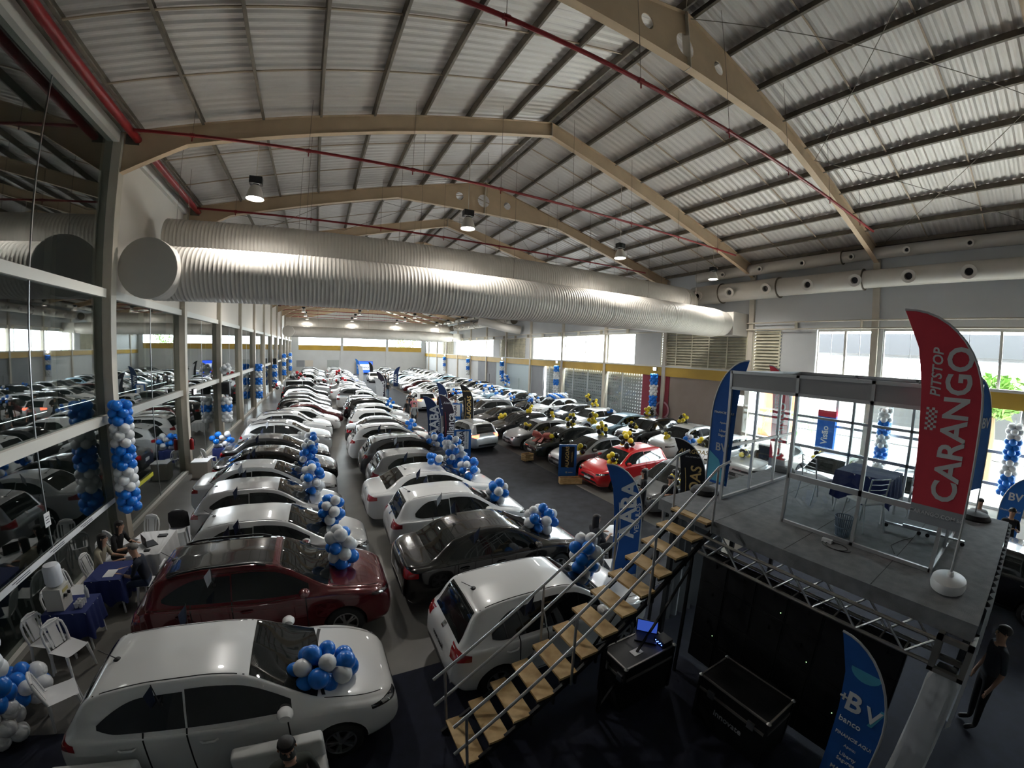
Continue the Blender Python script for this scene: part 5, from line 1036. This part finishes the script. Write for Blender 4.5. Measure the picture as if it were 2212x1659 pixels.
cloth_table(-3.95,9.95,0.72,1.25,0.75,tcw,'table with white cloth by the glass wall'); cloth_table(-4.35,8.72,0.68,0.8,0.75,tcb,'table with royal blue cloth beside the man in navy'); cloth_table(-4.55,7.55,0.75,0.62,0.75,tcb,'table with blue cloth carrying the water dispenser')
pt_ = onz(480,950,1.0); cloth_table(pt_.x,pt_.y,0.7,0.7,0.68,tcb,'small blue cloth table near the third post of the glass wall'); cloth_table(-3.95,26.4,0.7,1.0,0.75,tcw,'white table far along the glass wall')
t = thing('water_dispenser', 'white water dispenser with a bottle under a plastic cover', 'dispenser', (-4.72,7.5,0.756)); MB().box(-0.15,0.15,-0.16,0.16,0,0.40).build('body', mat('dispenser_white',(0.55,0.54,0.50),0.5), t)
MB().lathe([(0.07,0.40),(0.13,0.44),(0.145,0.5),(0.14,0.66),(0.145,0.74),(0.12,0.80),(0.04,0.82)],18).build('bottle', mat('bottle_cover',(0.66,0.68,0.72),0.45), t, smooth=True)
for y in (-0.06,0.06): MB().box(0.15,0.19,y-0.015,y+0.015,0.22,0.27).build('tap', blackm, t)
MB().box(0.151,0.156,-0.09,0.09,0.30,0.36).build('label_strip', mat('label_yellow',(0.45,0.38,0.15),0.5), t)
for i in range(6): tag(MB().lathe([(0.028,0),(0.036,0.09),(0.034,0.09),(0.026,0.006)],12,cap=False).build('plastic_cup', whitepl, None, loc=(-4.40+0.075*(i%2),7.42+0.075*(i//2),0.756)), 'clear plastic cup beside the water dispenser', 'cup', 'cups by the dispenser')
tag(MB().lathe([(0.035,0),(0.037,0.14),(0.03,0.17),(0.013,0.2),(0.013,0.23)],12).build('water_bottle', mat('clear_bottle',(0.6,0.65,0.68),0.2), None, smooth=True, loc=(-4.36,7.75,0.756)), 'small clear bottle on the water table', 'bottle')
t = thing('laptop', 'open black laptop on the white cloth table', 'laptop', (-3.95,9.85,0.756), 2.2); MB().box(-0.17,0.17,-0.12,0.12,0,0.018).build('keyboard', blackm, t); MB().box(-0.17,0.17,0.12,0.13,0.01,0.23).build('screen', blackm, t)
for (x,y,w,lab) in ((-3.8,10.25,0.2,'dark bag lying on the white cloth table'),(-3.9,9.5,0.12,'black phone on the white cloth table')): tag(MB().box(-w/2,w/2,-w/3,w/3,0,0.03).build('tabletop_item', mat('dark_leather',(0.02,0.02,0.022),0.5), None, loc=(x,y,0.756)), lab, 'bag' if w > .15 else 'phone')
for (x,y,lab) in ((-4.3,8.6,'sheet of paper on the blue cloth table'),(-4.05,9.4,'sheet of paper on the white cloth table')): tag(MB().box(-0.1,0.1,-0.15,0.15,0,0.002).build('paper_sheet', whitepl, None, loc=(x,y,0.757)), lab, 'paper')
t = thing('jacket', 'dark jacket hung over a plastic chair', 'jacket', (-3.82,11.52,0.45)); MB().lathe([(0.26,0.0),(0.27,0.2),(0.25,0.38),(0.15,0.44),(0.0,0.45)],16,0,Matrix.Diagonal((1,0.35,1,1))).build('cloth_body', mat('dark_cloth',(0.012,0.012,0.014),0.9), t, smooth=True)
t = thing('paper_notice', 'white paper notice taped to the near glass', 'notice', (XL-0.16,8.85,1.85)); MB().box(0,0.003,-0.1,0.1,-0.14,0.14).build('sheet', whitepl, t)
for i in range(3): MB().box(0.003,0.005,-0.06,0.06,0.045-0.055*i,0.06-0.055*i).build('print_line', mat('dark_print'), t)
# sofas at the front edge
sofam = mat('white_leatherette',(0.60,0.61,0.60),0.55)
def sofa(x, y, w, lab):
    t = thing('white_sofa', lab, 'sofa', (x,y,0.006), 0, 'white sofas'); d = 0.72
    MB().box(-w/2,w/2,-d/2,d/2,0.06,0.30).build('base', sofam, t)
    def soft(name, x0,x1,y0,y1,z0,z1):
        me = MB().box(x0,x1,y0,y1,z0,z1).mesh(name, sofam); bm = bmesh.new(); bm.from_mesh(me); bmesh.ops.bevel(bm, geom=bm.edges[:], offset=0.045, segments=3, affect='EDGES', profile=0.5); bm.to_mesh(me); bm.free(); smooth_mesh(me,50); link(name, me, t)
    soft('seat_cushion',-w/2+.12,w/2-.12,-d/2,d/2-.16,0.28,0.44); soft('backrest',-w/2,w/2,d/2-.18,d/2,0.2,0.84); soft('armrest',-w/2,-w/2+.14,-d/2,d/2-.1,0.2,0.6); soft('armrest',w/2-.14,w/2,-d/2,d/2-.1,0.2,0.6)
    for (sx,sy) in ((-1,-1),(1,-1),(-1,1),(1,1)): MB().box(sx*(w/2-.08)-.02,sx*(w/2-.08)+.02,sy*(d/2-.08)-.02,sy*(d/2-.08)+.02,0,0.07).build('foot', steel_blk, t)
sofa(-0.78,3.62,1.0,'white sofa under the man with the face mask'); sofa(-2.75,3.70,0.95,'white sofa at the bottom left edge')
# flight cases, laptop
casem = mat('case_black',(0.006,0.006,0.007),0.5); 
def flight_case(x, y, w, d, h, lab, txt=None, z=0.006):
    t = thing('flight_case', lab, 'case', (x,y,z), 0, 'black flight cases')
    MB().box(-w/2,w/2,-d/2,d/2,0.05,h*0.74).build('body', casem, t); MB().box(-w/2,w/2,-d/2,d/2,h*0.75,h).build('lid', casem, t)
    for (sx,sy) in ((-1,-1),(1,-1),(-1,1),(1,1)):
        MB().box(sx*w/2-.018,sx*w/2+.018,sy*d/2-.018,sy*d/2+.018,0.05,h*0.99).build('edge_strip', steel_blk, t); MB().lathe([(0,-.035),(.035,0),(0,.035)],8,0,Matrix.Translation((sx*w/2,sy*d/2,h))).build('ball_corner', alu, t, smooth=True)
        MB().lathe([(0.03,-.02),(0.03,.02)],10,0,Matrix.Translation((sx*(w/2-.1),sy*(d/2-.1),0.03)) @ Matrix.Rotation(R90,4,'X')).build('caster', rubber, t)
    for s in (-1,1):
        MB().box(-w/2,w/2,s*d/2-.012,s*d/2+.012,h-.015,h+.008).build('edge_strip', tm, t); MB().box(s*w/2-.012,s*w/2+.012,-d/2,d/2,h-.015,h+.008).build('edge_strip', tm, t); MB().box(s*w/2-.014,s*w/2+.014,-d/2,d/2,h*0.72,h*0.77).build('edge_strip', tm, t); MB().box(-w/2,w/2,s*d/2-.014,s*d/2+.014,h*0.72,h*0.77).build('edge_strip', tm, t)
    for y_ in (-d*0.3,d*0.3): MB().box(-w/2-.025,-w/2,y_-.05,y_+.05,h*0.68,h*0.82).build('latch', alu, t)
    if txt: link('lettering', text_mesh(txt,0.13,tx_grey,0.01), t, M=Matrix.Translation((-w/2-.004,0,h*0.45)) @ Matrix.Rotation(-R90,4,'Z') @ Matrix.Rotation(R90,4,'X'))
    return t
flight_case(4.83,2.08,0.62,1.05,0.80,'black flight case with pale lettering in front of the video wall','innovate')
flight_case(4.12,3.46,1.0,0.5,0.84,'black flight case carrying a laptop beside the stairs'); 
t = thing('laptop', 'open laptop with blue glowing screen on the flight case', 'laptop', (4.35,3.55,0.85), math.radians(-50)); MB().box(-0.17,0.17,-0.12,0.12,0,0.018).build('keyboard', blackm, t)
s_ = MB().box(-0.17,0.17,0.12,0.132,0.01,0.24).build('screen', blackm, t); MB().box(-0.155,0.155,0.116,0.12,0.03,0.225).build('display', mat('laptop_display',(0.01,0.02,0.08),0.3,emit=(0.03,0.07,0.35),estr=0.8), s_)
t = thing('mixer_unit', 'small audio unit with blue lights on the flight case', 'audio unit', (4.5,3.33,0.85)); MB().box(-0.1,0.1,-0.1,0.1,0,0.09).build('case', blackm, t)
for i in range(6): MB().box(-0.105,-0.1,-0.06+0.024*i,-0.05+0.024*i,0.03+0.02*(i%2),0.04+0.02*(i%2)).build('indicator', mat('blue_led',(0,0,0.3),0.3,emit=(0.1,0.2,1.0),estr=8.0), t)
tag(MB().box(-0.09,0.09,-0.06,0.06,0,0.004).build('paper_sheet', whitepl, None, loc=(4.0,3.4,0.849)), 'crumpled paper on the flight case', 'paper')
# booth furniture
def metal_chair(x, y, rz, lab):
    t = thing('metal_chair', lab, 'chair', (x,y,DZ), rz, 'chairs in the booth')
    me = MB().box(-0.2,0.2,-0.2,0.2,0.43,0.47).mesh('seat', mat('white_vinyl',(0.66,0.68,0.68),0.45)); bm = bmesh.new(); bm.from_mesh(me); bmesh.ops.bevel(bm, geom=bm.edges[:], offset=0.018, segments=3, affect='EDGES', profile=0.5); bm.to_mesh(me); bm.free(); smooth_mesh(me,50); link('seat', me, t)
    for sx in (-1,1):
        MB().tube([(sx*0.19,0.18,0.44),(sx*0.21,0.24,0.0)],0.012,8).build('leg', alu, t); MB().tube([(sx*0.19,-0.18,0.43),(sx*0.21,-0.26,0.0)],0.012,8).build('leg', alu, t); MB().tube([(sx*0.19,-0.18,0.43),(sx*0.18,-0.24,0.86)],0.012,8).build('back_post', alu, t)
    for i in range(4): MB().tube([(-0.185,-0.20-0.012*i,0.60+0.085*i),(0,-0.23-0.012*i,0.60+0.085*i),(0.185,-0.20-0.012*i,0.60+0.085*i)],0.007,6).build('back_rung', alu, t)
metal_chair(7.9,2.85,-R90-0.5,'white seated metal chair left of the blue cloth table in the booth'); metal_chair(7.3,1.85,-0.5,'white seated metal chair in front of the blue cloth table in the booth'); metal_chair(8.75,1.3,R90+0.2,'metal chair behind the blue cloth table in the booth')
t = cloth_table(8.1,2.05,0.85,0.85,0.74,tcb,'square table with royal blue cloth inside the booth',0.45); t.location.z = DZ; t['group'] = 'booth furniture'
t = thing('waste_basket', 'grey blue slatted waste basket by the booth glass', 'basket', (6.66,1.92,DZ)); bkm = mat('basket_grey',(0.16,0.21,0.27),0.5)
for j in range(26): a = 2*math.pi*j/26; MB().bar((0.095*math.cos(a),0.095*math.sin(a),0.01),(0.135*math.cos(a),0.135*math.sin(a),0.30),0.014,0.006,up=(math.cos(a),math.sin(a),0)).build('slat', bkm, t)
for (r,z) in ((0.097,0.012),(0.118,0.15),(0.138,0.30)): MB().tube([(r*math.cos(a),r*math.sin(a),z) for a in np.linspace(0,2*math.pi,24,endpoint=False)],0.008,6,closed=True).build('hoop', bkm, t)
MB().lathe([(0.095,0.0),(0.095,0.012)],20).build('bottom', bkm, t)
t = thing('power_strip', 'white socket block with black cable on the stage edge', 'power strip', (6.22,1.97,DZ)); MB().box(-0.03,0.03,-0.07,0.07,0,0.05).build('block', whitepl, t)
MB().tube([(0.1*math.cos(a)*1.2-0.06,0.16*math.sin(a)-0.1-0.05*a/6,0.008) for a in np.linspace(0,11,40)],0.005,5).build('cable', blackm, t)
t = thing('tv_stand', 'wheeled metal foot of a screen stand in the booth', 'stand', (7.75,1.05,DZ), 0.1)
for y in (-0.3,0.3): MB().box(-0.025,0.025,y-0.25,y+0.25,0.06,0.09).build('foot_bar', alu, t)
MB().box(-0.02,0.02,-0.3,0.3,0.09,0.12).build('cross_bar', alu, t)
for (y) in (-0.53,-0.06,0.06,0.53): MB().lathe([(0.03,-.012),(0.03,.012)],10,0,Matrix.Translation((0,y,0.03)) @ Matrix.Rotation(R90,4,'Y')).build('caster', rubber, t)
MB().tube([(6.62,1.18,DZ+0.008),(6.9,1.3,DZ+0.008),(7.2,1.25,DZ+0.008),(7.5,1.15,DZ+0.01)],0.005,5).build('floor_cable', blackm, tag(thing('floor_cable_run','thin black cable lying on the booth floor','cable'), None))
t = thing('round_table', 'white round table beside the woman behind the dark sedan', 'table', (6.72,6.85,0)); MB().lathe([(0.34,0.71),(0.35,0.72),(0.35,0.735),(0.33,0.74),(0,0.74)],28).build('tabletop', whitepl, t, angle=40)
for a in (0.6,2.2,3.8,5.3): MB().tube([(0.22*math.cos(a),0.22*math.sin(a),0.71),(0.28*math.cos(a),0.28*math.sin(a),0)],0.014,8).build('leg', whitepl, t)
# speakers, extinguisher, palm, small white cabinet
for (y,z,lab) in ((24.0,2.95,'black loudspeaker on the third post of the glass wall'),(49.0,3.6,'black loudspeaker far along the glass wall')):
    t = thing('loudspeaker', lab, 'speaker', (-4.98,y,z)); MB().box(-0.2,0.2,-0.2,0.2,-0.32,0.32).build('cabinet', blackm, t); MB().lathe([(0.15,0),(0.12,-0.01),(0.0,-0.02)],18,0,Matrix.Translation((0,-0.202,-0.1)) @ Matrix.Rotation(R90,4,'X')).build('woofer', rubber, t); MB().box(-0.12,0.12,-0.205,-0.2,0.1,0.24).build('horn', rubber, t)
t = thing('fire_extinguisher', 'red fire extinguisher on the second post of the glass wall', 'extinguisher', (-5.19,18.1,1.0)); MB().lathe([(0.07,0),(0.08,0.03),(0.08,0.38),(0.06,0.44),(0.025,0.46)],14).build('cylinder', mat('ext_red',(0.35,0.01,0.01),0.3), t, smooth=True); MB().box(-0.03,0.03,-0.02,0.02,0.46,0.52).build('valve', blackm, t); MB().tube([(0.02,0,0.5),(0.12,0,0.42),(0.11,0,0.15)],0.012,6).build('hose', blackm, t)
t = thing('white_cabinet', 'low white box standing by the second post of the glass wall', 'box', (-4.75,17.6,0)); MB().box(-0.3,0.3,-0.3,0.3,0,0.62).build('body', upwall, t); MB().box(-0.32,0.32,-0.32,0.32,0.62,0.66).build('lid', whitepl, t)
t = thing('palm_tree', 'green palm outside the shop front behind the booth', 'palm', (24.2,11.0,-0.05)); MB().tube([(0,0,0),(0.1,0,1.2),(0.05,0.1,2.2)],[0.16,0.12,0.1],10).build('trunk', mat('palm_trunk',(0.20,0.14,0.08),0.9), t, smooth=True)
lfm = mat('palm_leaf',(0.10,0.26,0.04),0.6)
for k in range(14):
    a = k*2*math.pi/14+0.2*(k%3); tilt = 0.4+0.5*(k%3)/2; mb = MB(); rib = [Vector((math.cos(a)*u*1.7, math.sin(a)*u*1.7, 2.2+tilt*1.5*u-1.6*u*u)) for u in np.linspace(0,1,9)]; sd = Vector((-math.sin(a),math.cos(a),0))
    for i in range(8):
        for s in (-1,1):
            p, q = rib[i], rib[i+1]; tip = (p+q)/2+sd*s*0.38*(1-0.5*i/8)+Vector((0,0,-0.22))+(q-p)*0.8; mb.add([p,p.lerp(q,0.45),tip],[(0,1,2)])
    mb.build('frond', lfm, t)
t = thing('orange_panel', 'orange painted panel outside the shop front', 'panel', (27.5,13.2,0)); MB().box(0,0.15,-1.2,1.2,0,3.6).build('board', mat('orange_paint',(0.6,0.16,0.07),0.7), t); MB().box(-0.03,0,-1.1,1.1,0.1,3.5).build('face', mat('orange_paint'), t)
t = thing('street_banner', 'blue and red hanging sign in the shop front', 'sign', (XR-0.2,7.6,0)); MB().box(-0.02,0.02,-0.42,0.42,0.9,3.0).build('sheet', cloth('signblue',(0.01,0.12,0.5)), t); MB().box(-0.022,0.022,-0.42,0.42,2.7,3.0).build('red_top', cloth('signred',(0.5,0.02,0.05)), t); MB().box(-0.01,0.01,-0.42,0.42,0,0.9).build('stand', alu, t)
link('lettering', text_mesh('Visão',0.42,tx_white,0.02), t, M=Matrix.Translation((-0.03,0,1.8)) @ Matrix.Rotation(-R90,4,'Z') @ Matrix.Rotation(R90,4,'X') @ Matrix.Rotation(R90,4,'Z'))
# ============================================================ PEOPLE
SKINM = mat('skin',(0.42,0.24,0.16),0.55); HAIRM = mat('dark_hair',(0.012,0.009,0.008),0.6); GREYH = mat('grey_hair',(0.12,0.11,0.10),0.6)
PMESH = {}
def person_mesh(pose):
    if pose in PMESH: return PMESH[pose]
    V, Rr, E, B = [], [], [], []
    def nd(p, r, par=None, reg=None):
        V.append(Vector(p)); Rr.append(r if isinstance(r, tuple) else (r,r)); i = len(V)-1
        if par is not None: E.append((par,i)); B.append((par,i,reg))
        return i
    sit = pose.startswith('sit'); dz = -0.43 if sit else 0.0; ln = 0.10 if pose == 'sit_lean' else 0.0
    pel = nd((0,0,0.95+dz),(0.15,0.11)); sp = nd((0,0.01+ln*.4,1.15+dz),(0.14,0.10),pel,'shirt'); chs = nd((0,0.02+ln,1.33+dz),(0.16,0.105),sp,'shirt')
    nk = nd((0,0.01+ln*1.3,1.47+dz),0.055,chs,'skin'); h0 = nd((0,0.035+ln*1.5,1.555+dz),(0.07,0.08),nk,'skin'); h1 = nd((0,0.03+ln*1.6,1.64+dz),(0.078,0.095),h0,'skin'); h2 = nd((0,0.02+ln*1.6,1.71+dz),(0.06,0.07),h1,'skin')
    for s in (-1,1):
        sh = nd((s*0.185,0.0+ln,1.40+dz),0.06,chs,'shirt')
        if sit: el, wr_, hn = (s*0.25,0.10+ln,1.14+dz), (s*0.14,0.33+ln,1.16+dz), (s*0.10,0.42+ln,1.17+dz)
        elif pose == 'stand_phone': el, wr_, hn = (s*0.23,0.06,1.13), (s*0.10,0.28,1.22), (s*0.07,0.34,1.26)
        else: el, wr_, hn = (s*0.25,-0.03,1.12), (s*0.26,0.06,0.88), (s*0.255,0.09,0.80)
        e_ = nd(el,0.043,sh,'shirt'); w_ = nd(wr_,0.028,e_,'skin'); h_ = nd(hn,(0.035,0.022),w_,'skin')
        dirv = (Vector(hn)-Vector(wr_)).normalized(); side = Vector((1,0,0)) if abs(dirv.x) < .8 else Vector((0,1,0))
        for f in range(4):
            o = Vector(hn)+dirv*0.02+side*(f-1.5)*0.019; a = nd(o+dirv*0.045,0.0085,h_,'skin'); nd(o+dirv*(0.075+0.008*(1-abs(f-1.5)))+Vector((0,0.0,-0.015)),0.007,a,'skin')
        a = nd(Vector(hn)-side*s*0.035+dirv*0.005,0.0095,h_,'skin'); nd(Vector(hn)-side*s*0.048+dirv*0.035,0.008,a,'skin')
        hp = nd((s*0.10,0.02,0.90+dz),0.095,pel,'trousers')
        if sit: kn, an_, toe = (s*0.13,0.44,0.50), (s*0.13,0.44,0.10), (s*0.14,0.60,0.045)
        else: kn, an_, toe = (s*0.11,0.02+(0.05*s if pose == 'stand_walk' else 0),0.50), (s*0.11,-0.02+(0.14*s if pose == 'stand_walk' else 0),0.09), (s*0.125,0.14+(0.14*s if pose == 'stand_walk' else 0),0.045)
        k_ = nd(kn,0.062,hp,'trousers'); n_ = nd(an_,0.042,k_,'trousers'); nd(toe,(0.042,0.035),n_,'shoes')
    me = bpy.data.meshes.new('tmp_p'); me.from_pydata([tuple(v) for v in V], E, []); ob = bpy.data.objects.new('tmp_p', me); COL.objects.link(ob)
    md = ob.modifiers.new('s','SKIN'); md.use_smooth_shade = True
    for i, r in enumerate(Rr): me.skin_vertices[0].data[i].radius = r
    me.skin_vertices[0].data[0].use_root = True
    ob.modifiers.new('u','SUBSURF').levels = 2
    dg = bpy.context.evaluated_depsgraph_get(); out = bpy.data.meshes.new_from_object(ob.evaluated_get(dg)); bpy.data.objects.remove(ob)
    out.materials.clear(); regs = ['skin','shirt','trousers','shoes']
    for _ in regs: out.materials.append(SKINM)
    mi = []
    for p in out.polygons:
        best = (9,'shirt'); c_ = p.center
        for (a,b,rg) in B:
            A, D = V[a], V[b]-V[a]; t_ = max(0,min(1,(c_-A).dot(D)/max(D.length_squared,1e-9))); d = (c_-A-D*t_).length/(0.5*(Rr[a][0]*(1-t_)+Rr[b][0]*t_)+0.03)
            if d < best[0]: best = (d, rg)
        if best[1] == 'skin' and c_.z < V[3].z-0.04 and abs(c_.x) < 0.2 and c_.y < 0.2+ln: best = (0,'shirt')
        mi.append(regs.index(best[1]))
    out.polygons.foreach_set('material_index', mi); out.polygons.foreach_set('use_smooth',[True]*len(mi)); out.name = 'body'; out.update()
    hc = V[5]; PMESH[pose] = (out, hc); return PMESH[pose]
SHOE = mat('dark_shoes',(0.02,0.02,0.022),0.5)
def person(x, y, rz, pose, shirt, trousers, lab, hair='short', z=0.0, hairm=HAIRM, mask=False, detail=False, scale=1.0):
    me, hc = person_mesh(pose); t = thing('person', lab, 'person', (x,y,z), rz, 'visitors and sellers'); t.scale = (scale,)*3
    b = link('body', me, t)
    for i, m_ in enumerate((SKINM, mat('shirt_'+'_'.join('%d' % (v*100) for v in shirt), shirt, 0.85), mat('trousers_'+'_'.join('%d' % (v*100) for v in trousers), trousers, 0.85), SHOE)):
        b.material_slots[i].link = 'OBJECT'; b.material_slots[i].material = m_
    H0 = hc+Vector((0,-0.012,0.03)); mb = MB(); n, k = 16, 8
    for i in range(k+1):
        ph = math.pi*0.62*i/k
        for j in range(n):
            a = 2*math.pi*j/n; f = 1.0
            if math.sin(a) > 0.2 and ph > 1.05: f = 0.80
            drop = 0.0
            if hair == 'long' and math.sin(a) < 0.3 and i >= k-2: drop = 0.10*(i-k+3)
            mb.v.append((H0.x+0.096*f*math.sin(ph)*math.cos(a), H0.y+0.112*f*math.sin(ph)*math.sin(a), H0.z+0.085*math.cos(ph)-drop))
    for i in range(k):
        for j in range(n): mb.f.append((i*n+j,i*n+(j+1)%n,(i+1)*n+(j+1)%n,(i+1)*n+j)); mb.m.append(0)
    mb.build('hair', hairm, t, smooth=True)
    if detail:
        for s in (-1,1):
            MB().lathe([(0,-.012),(.012,0),(0,.012)],8,0,Matrix.Translation(hc+Vector((s*0.034,0.083,0.012)))).build('eye', blackm, t, smooth=True); MB().lathe([(0,-.03),(.014,0),(0,.03)],8,0,Matrix.Translation(hc+Vector((s*0.088,0.0,0.0)))).build('ear', SKINM, t, smooth=True)
        MB().lathe([(0.004,0.03),(0.014,-0.012),(0,-.02)],8,0,Matrix.Translation(hc+Vector((0,0.095,-0.01)))).build('nose', SKINM, t, smooth=True)
        MB().box(-0.022,0.022,0.085,0.092,-0.055,-0.048).build('mouth', mat('lip',(0.25,0.09,0.08),0.5), t, loc=hc) if not mask else None
    if mask: MB().lathe([(0.06,0.0),(0.075,-0.03),(0.078,-0.06),(0.05,-0.10)],18,0,Matrix.Translation(hc+Vector((0,0.022,0.0))) @ Matrix.Diagonal((1.08,1.12,1,1)),cap=False).build('face_mask', mat('dark_mask',(0.05,0.055,0.05),0.8), t, smooth=True)
    return t
DK = (0.012,0.012,0.014); JN = (0.03,0.05,0.10)
person(-0.62,3.52,math.pi+0.15,'sit',(0.035,0.04,0.032),DK,'man with a dark face mask seated at the bottom edge',mask=True,detail=True,z=0.0)
person(-3.66,8.72,R90+0.1,'sit_lean',(0.012,0.016,0.03),JN,'grey-haired man in navy shirt seated at the blue cloth table',hairm=GREYH,detail=True)
person(-4.86,9.3,-R90,'sit_lean',(0.30,0.27,0.20),DK,'long-haired woman in beige writing at the table',hair='long',detail=True)
person(-4.78,10.0,-R90-0.2,'sit_lean',DK,DK,'woman in black seated at the white cloth table',hair='long',detail=True)
person(6.02,6.85,-R90,'sit',(0.05,0.05,0.055),DK,'long-haired woman seated at the round table behind the dark sedan',hair='long',detail=True)
for (px,py,hz,rz,pose,sc_,tr_,lab,hair) in ((2118,1085,1.62,1.8,'stand',(0.6,0.62,0.64),JN,'person in white shirt beyond the right corner of the stage','short'),(2185,1112,1.55,1.9,'stand_phone',DK,DK,'person in black holding a camera at the right edge','short'),
  (1393,1022,1.62,0.9,'stand_phone',DK,DK,'person in black looking down beside the grey hatchback','long'),(1448,1040,1.55,2.4,'stand_phone',DK,(0.3,0.3,0.3),'person in black beside the black and gold banner','short'),
  (859,868,1.55,0.4,'stand',DK,DK,'short-haired boy in black in the aisle beside the row of white cars','short'),(886,849,1.62,2.6,'stand_phone',(0.05,0.05,0.05),JN,'man with crossed arms behind the navy banner','short'),(893,861,1.6,3.0,'stand',(0.6,0.20,0.22),JN,'person in pink shirt in the aisle','short'),(889,874,1.62,0.2,'stand',(0.22,0.23,0.24),DK,'man in grey shirt seen from behind in the aisle','short'),
  (928,843,1.6,2.8,'stand',(0.45,0.44,0.43),DK,'long-haired woman behind the two aisle banners','long'),(963,851,1.65,2.2,'stand',DK,DK,'taller man in black in front of the parked cars','short'),(970,855,1.62,-2.2,'stand',(0.09,0.08,0.06),DK,'man in brown beside the taller man in black','short'),(1004,864,1.62,2.0,'stand',(0.01,0.03,0.14),DK,'person in blue behind the black and gold banner','short'),
  (838,826,1.68,0.3,'stand_walk',DK,(0.10,0.15,0.22),'man in black top and jeans walking down the aisle','short'),(821,806,1.68,0.6,'stand',(0.05,0.05,0.06),DK,'leftmost man of the group far down the aisle','short'),(827,806,1.66,-0.6,'stand',(0.25,0.25,0.25),DK,'second man from the left of the group far down the aisle','short'),(833,807,1.7,2.5,'stand',DK,JN,'third person from the left of the far aisle group','short'),(840,808,1.66,1.4,'stand_phone',(0.15,0.14,0.12),DK,'rightmost person of the group far down the aisle','short'),(1030,803,1.62,2.0,'stand',(0.6,0.6,0.6),JN,'person in white by the far right doorway','short')):
    p = push_out(onz(px,py,hz), 0.3); person(p.x,p.y,rz,pose,sc_,tr_,lab,hair,detail=(px > 1300))
person(7.75,-0.30,0.5,'stand',(0.03,0.035,0.045),DK,'man in dark clothes standing beside the white wrapped stage leg',detail=True)
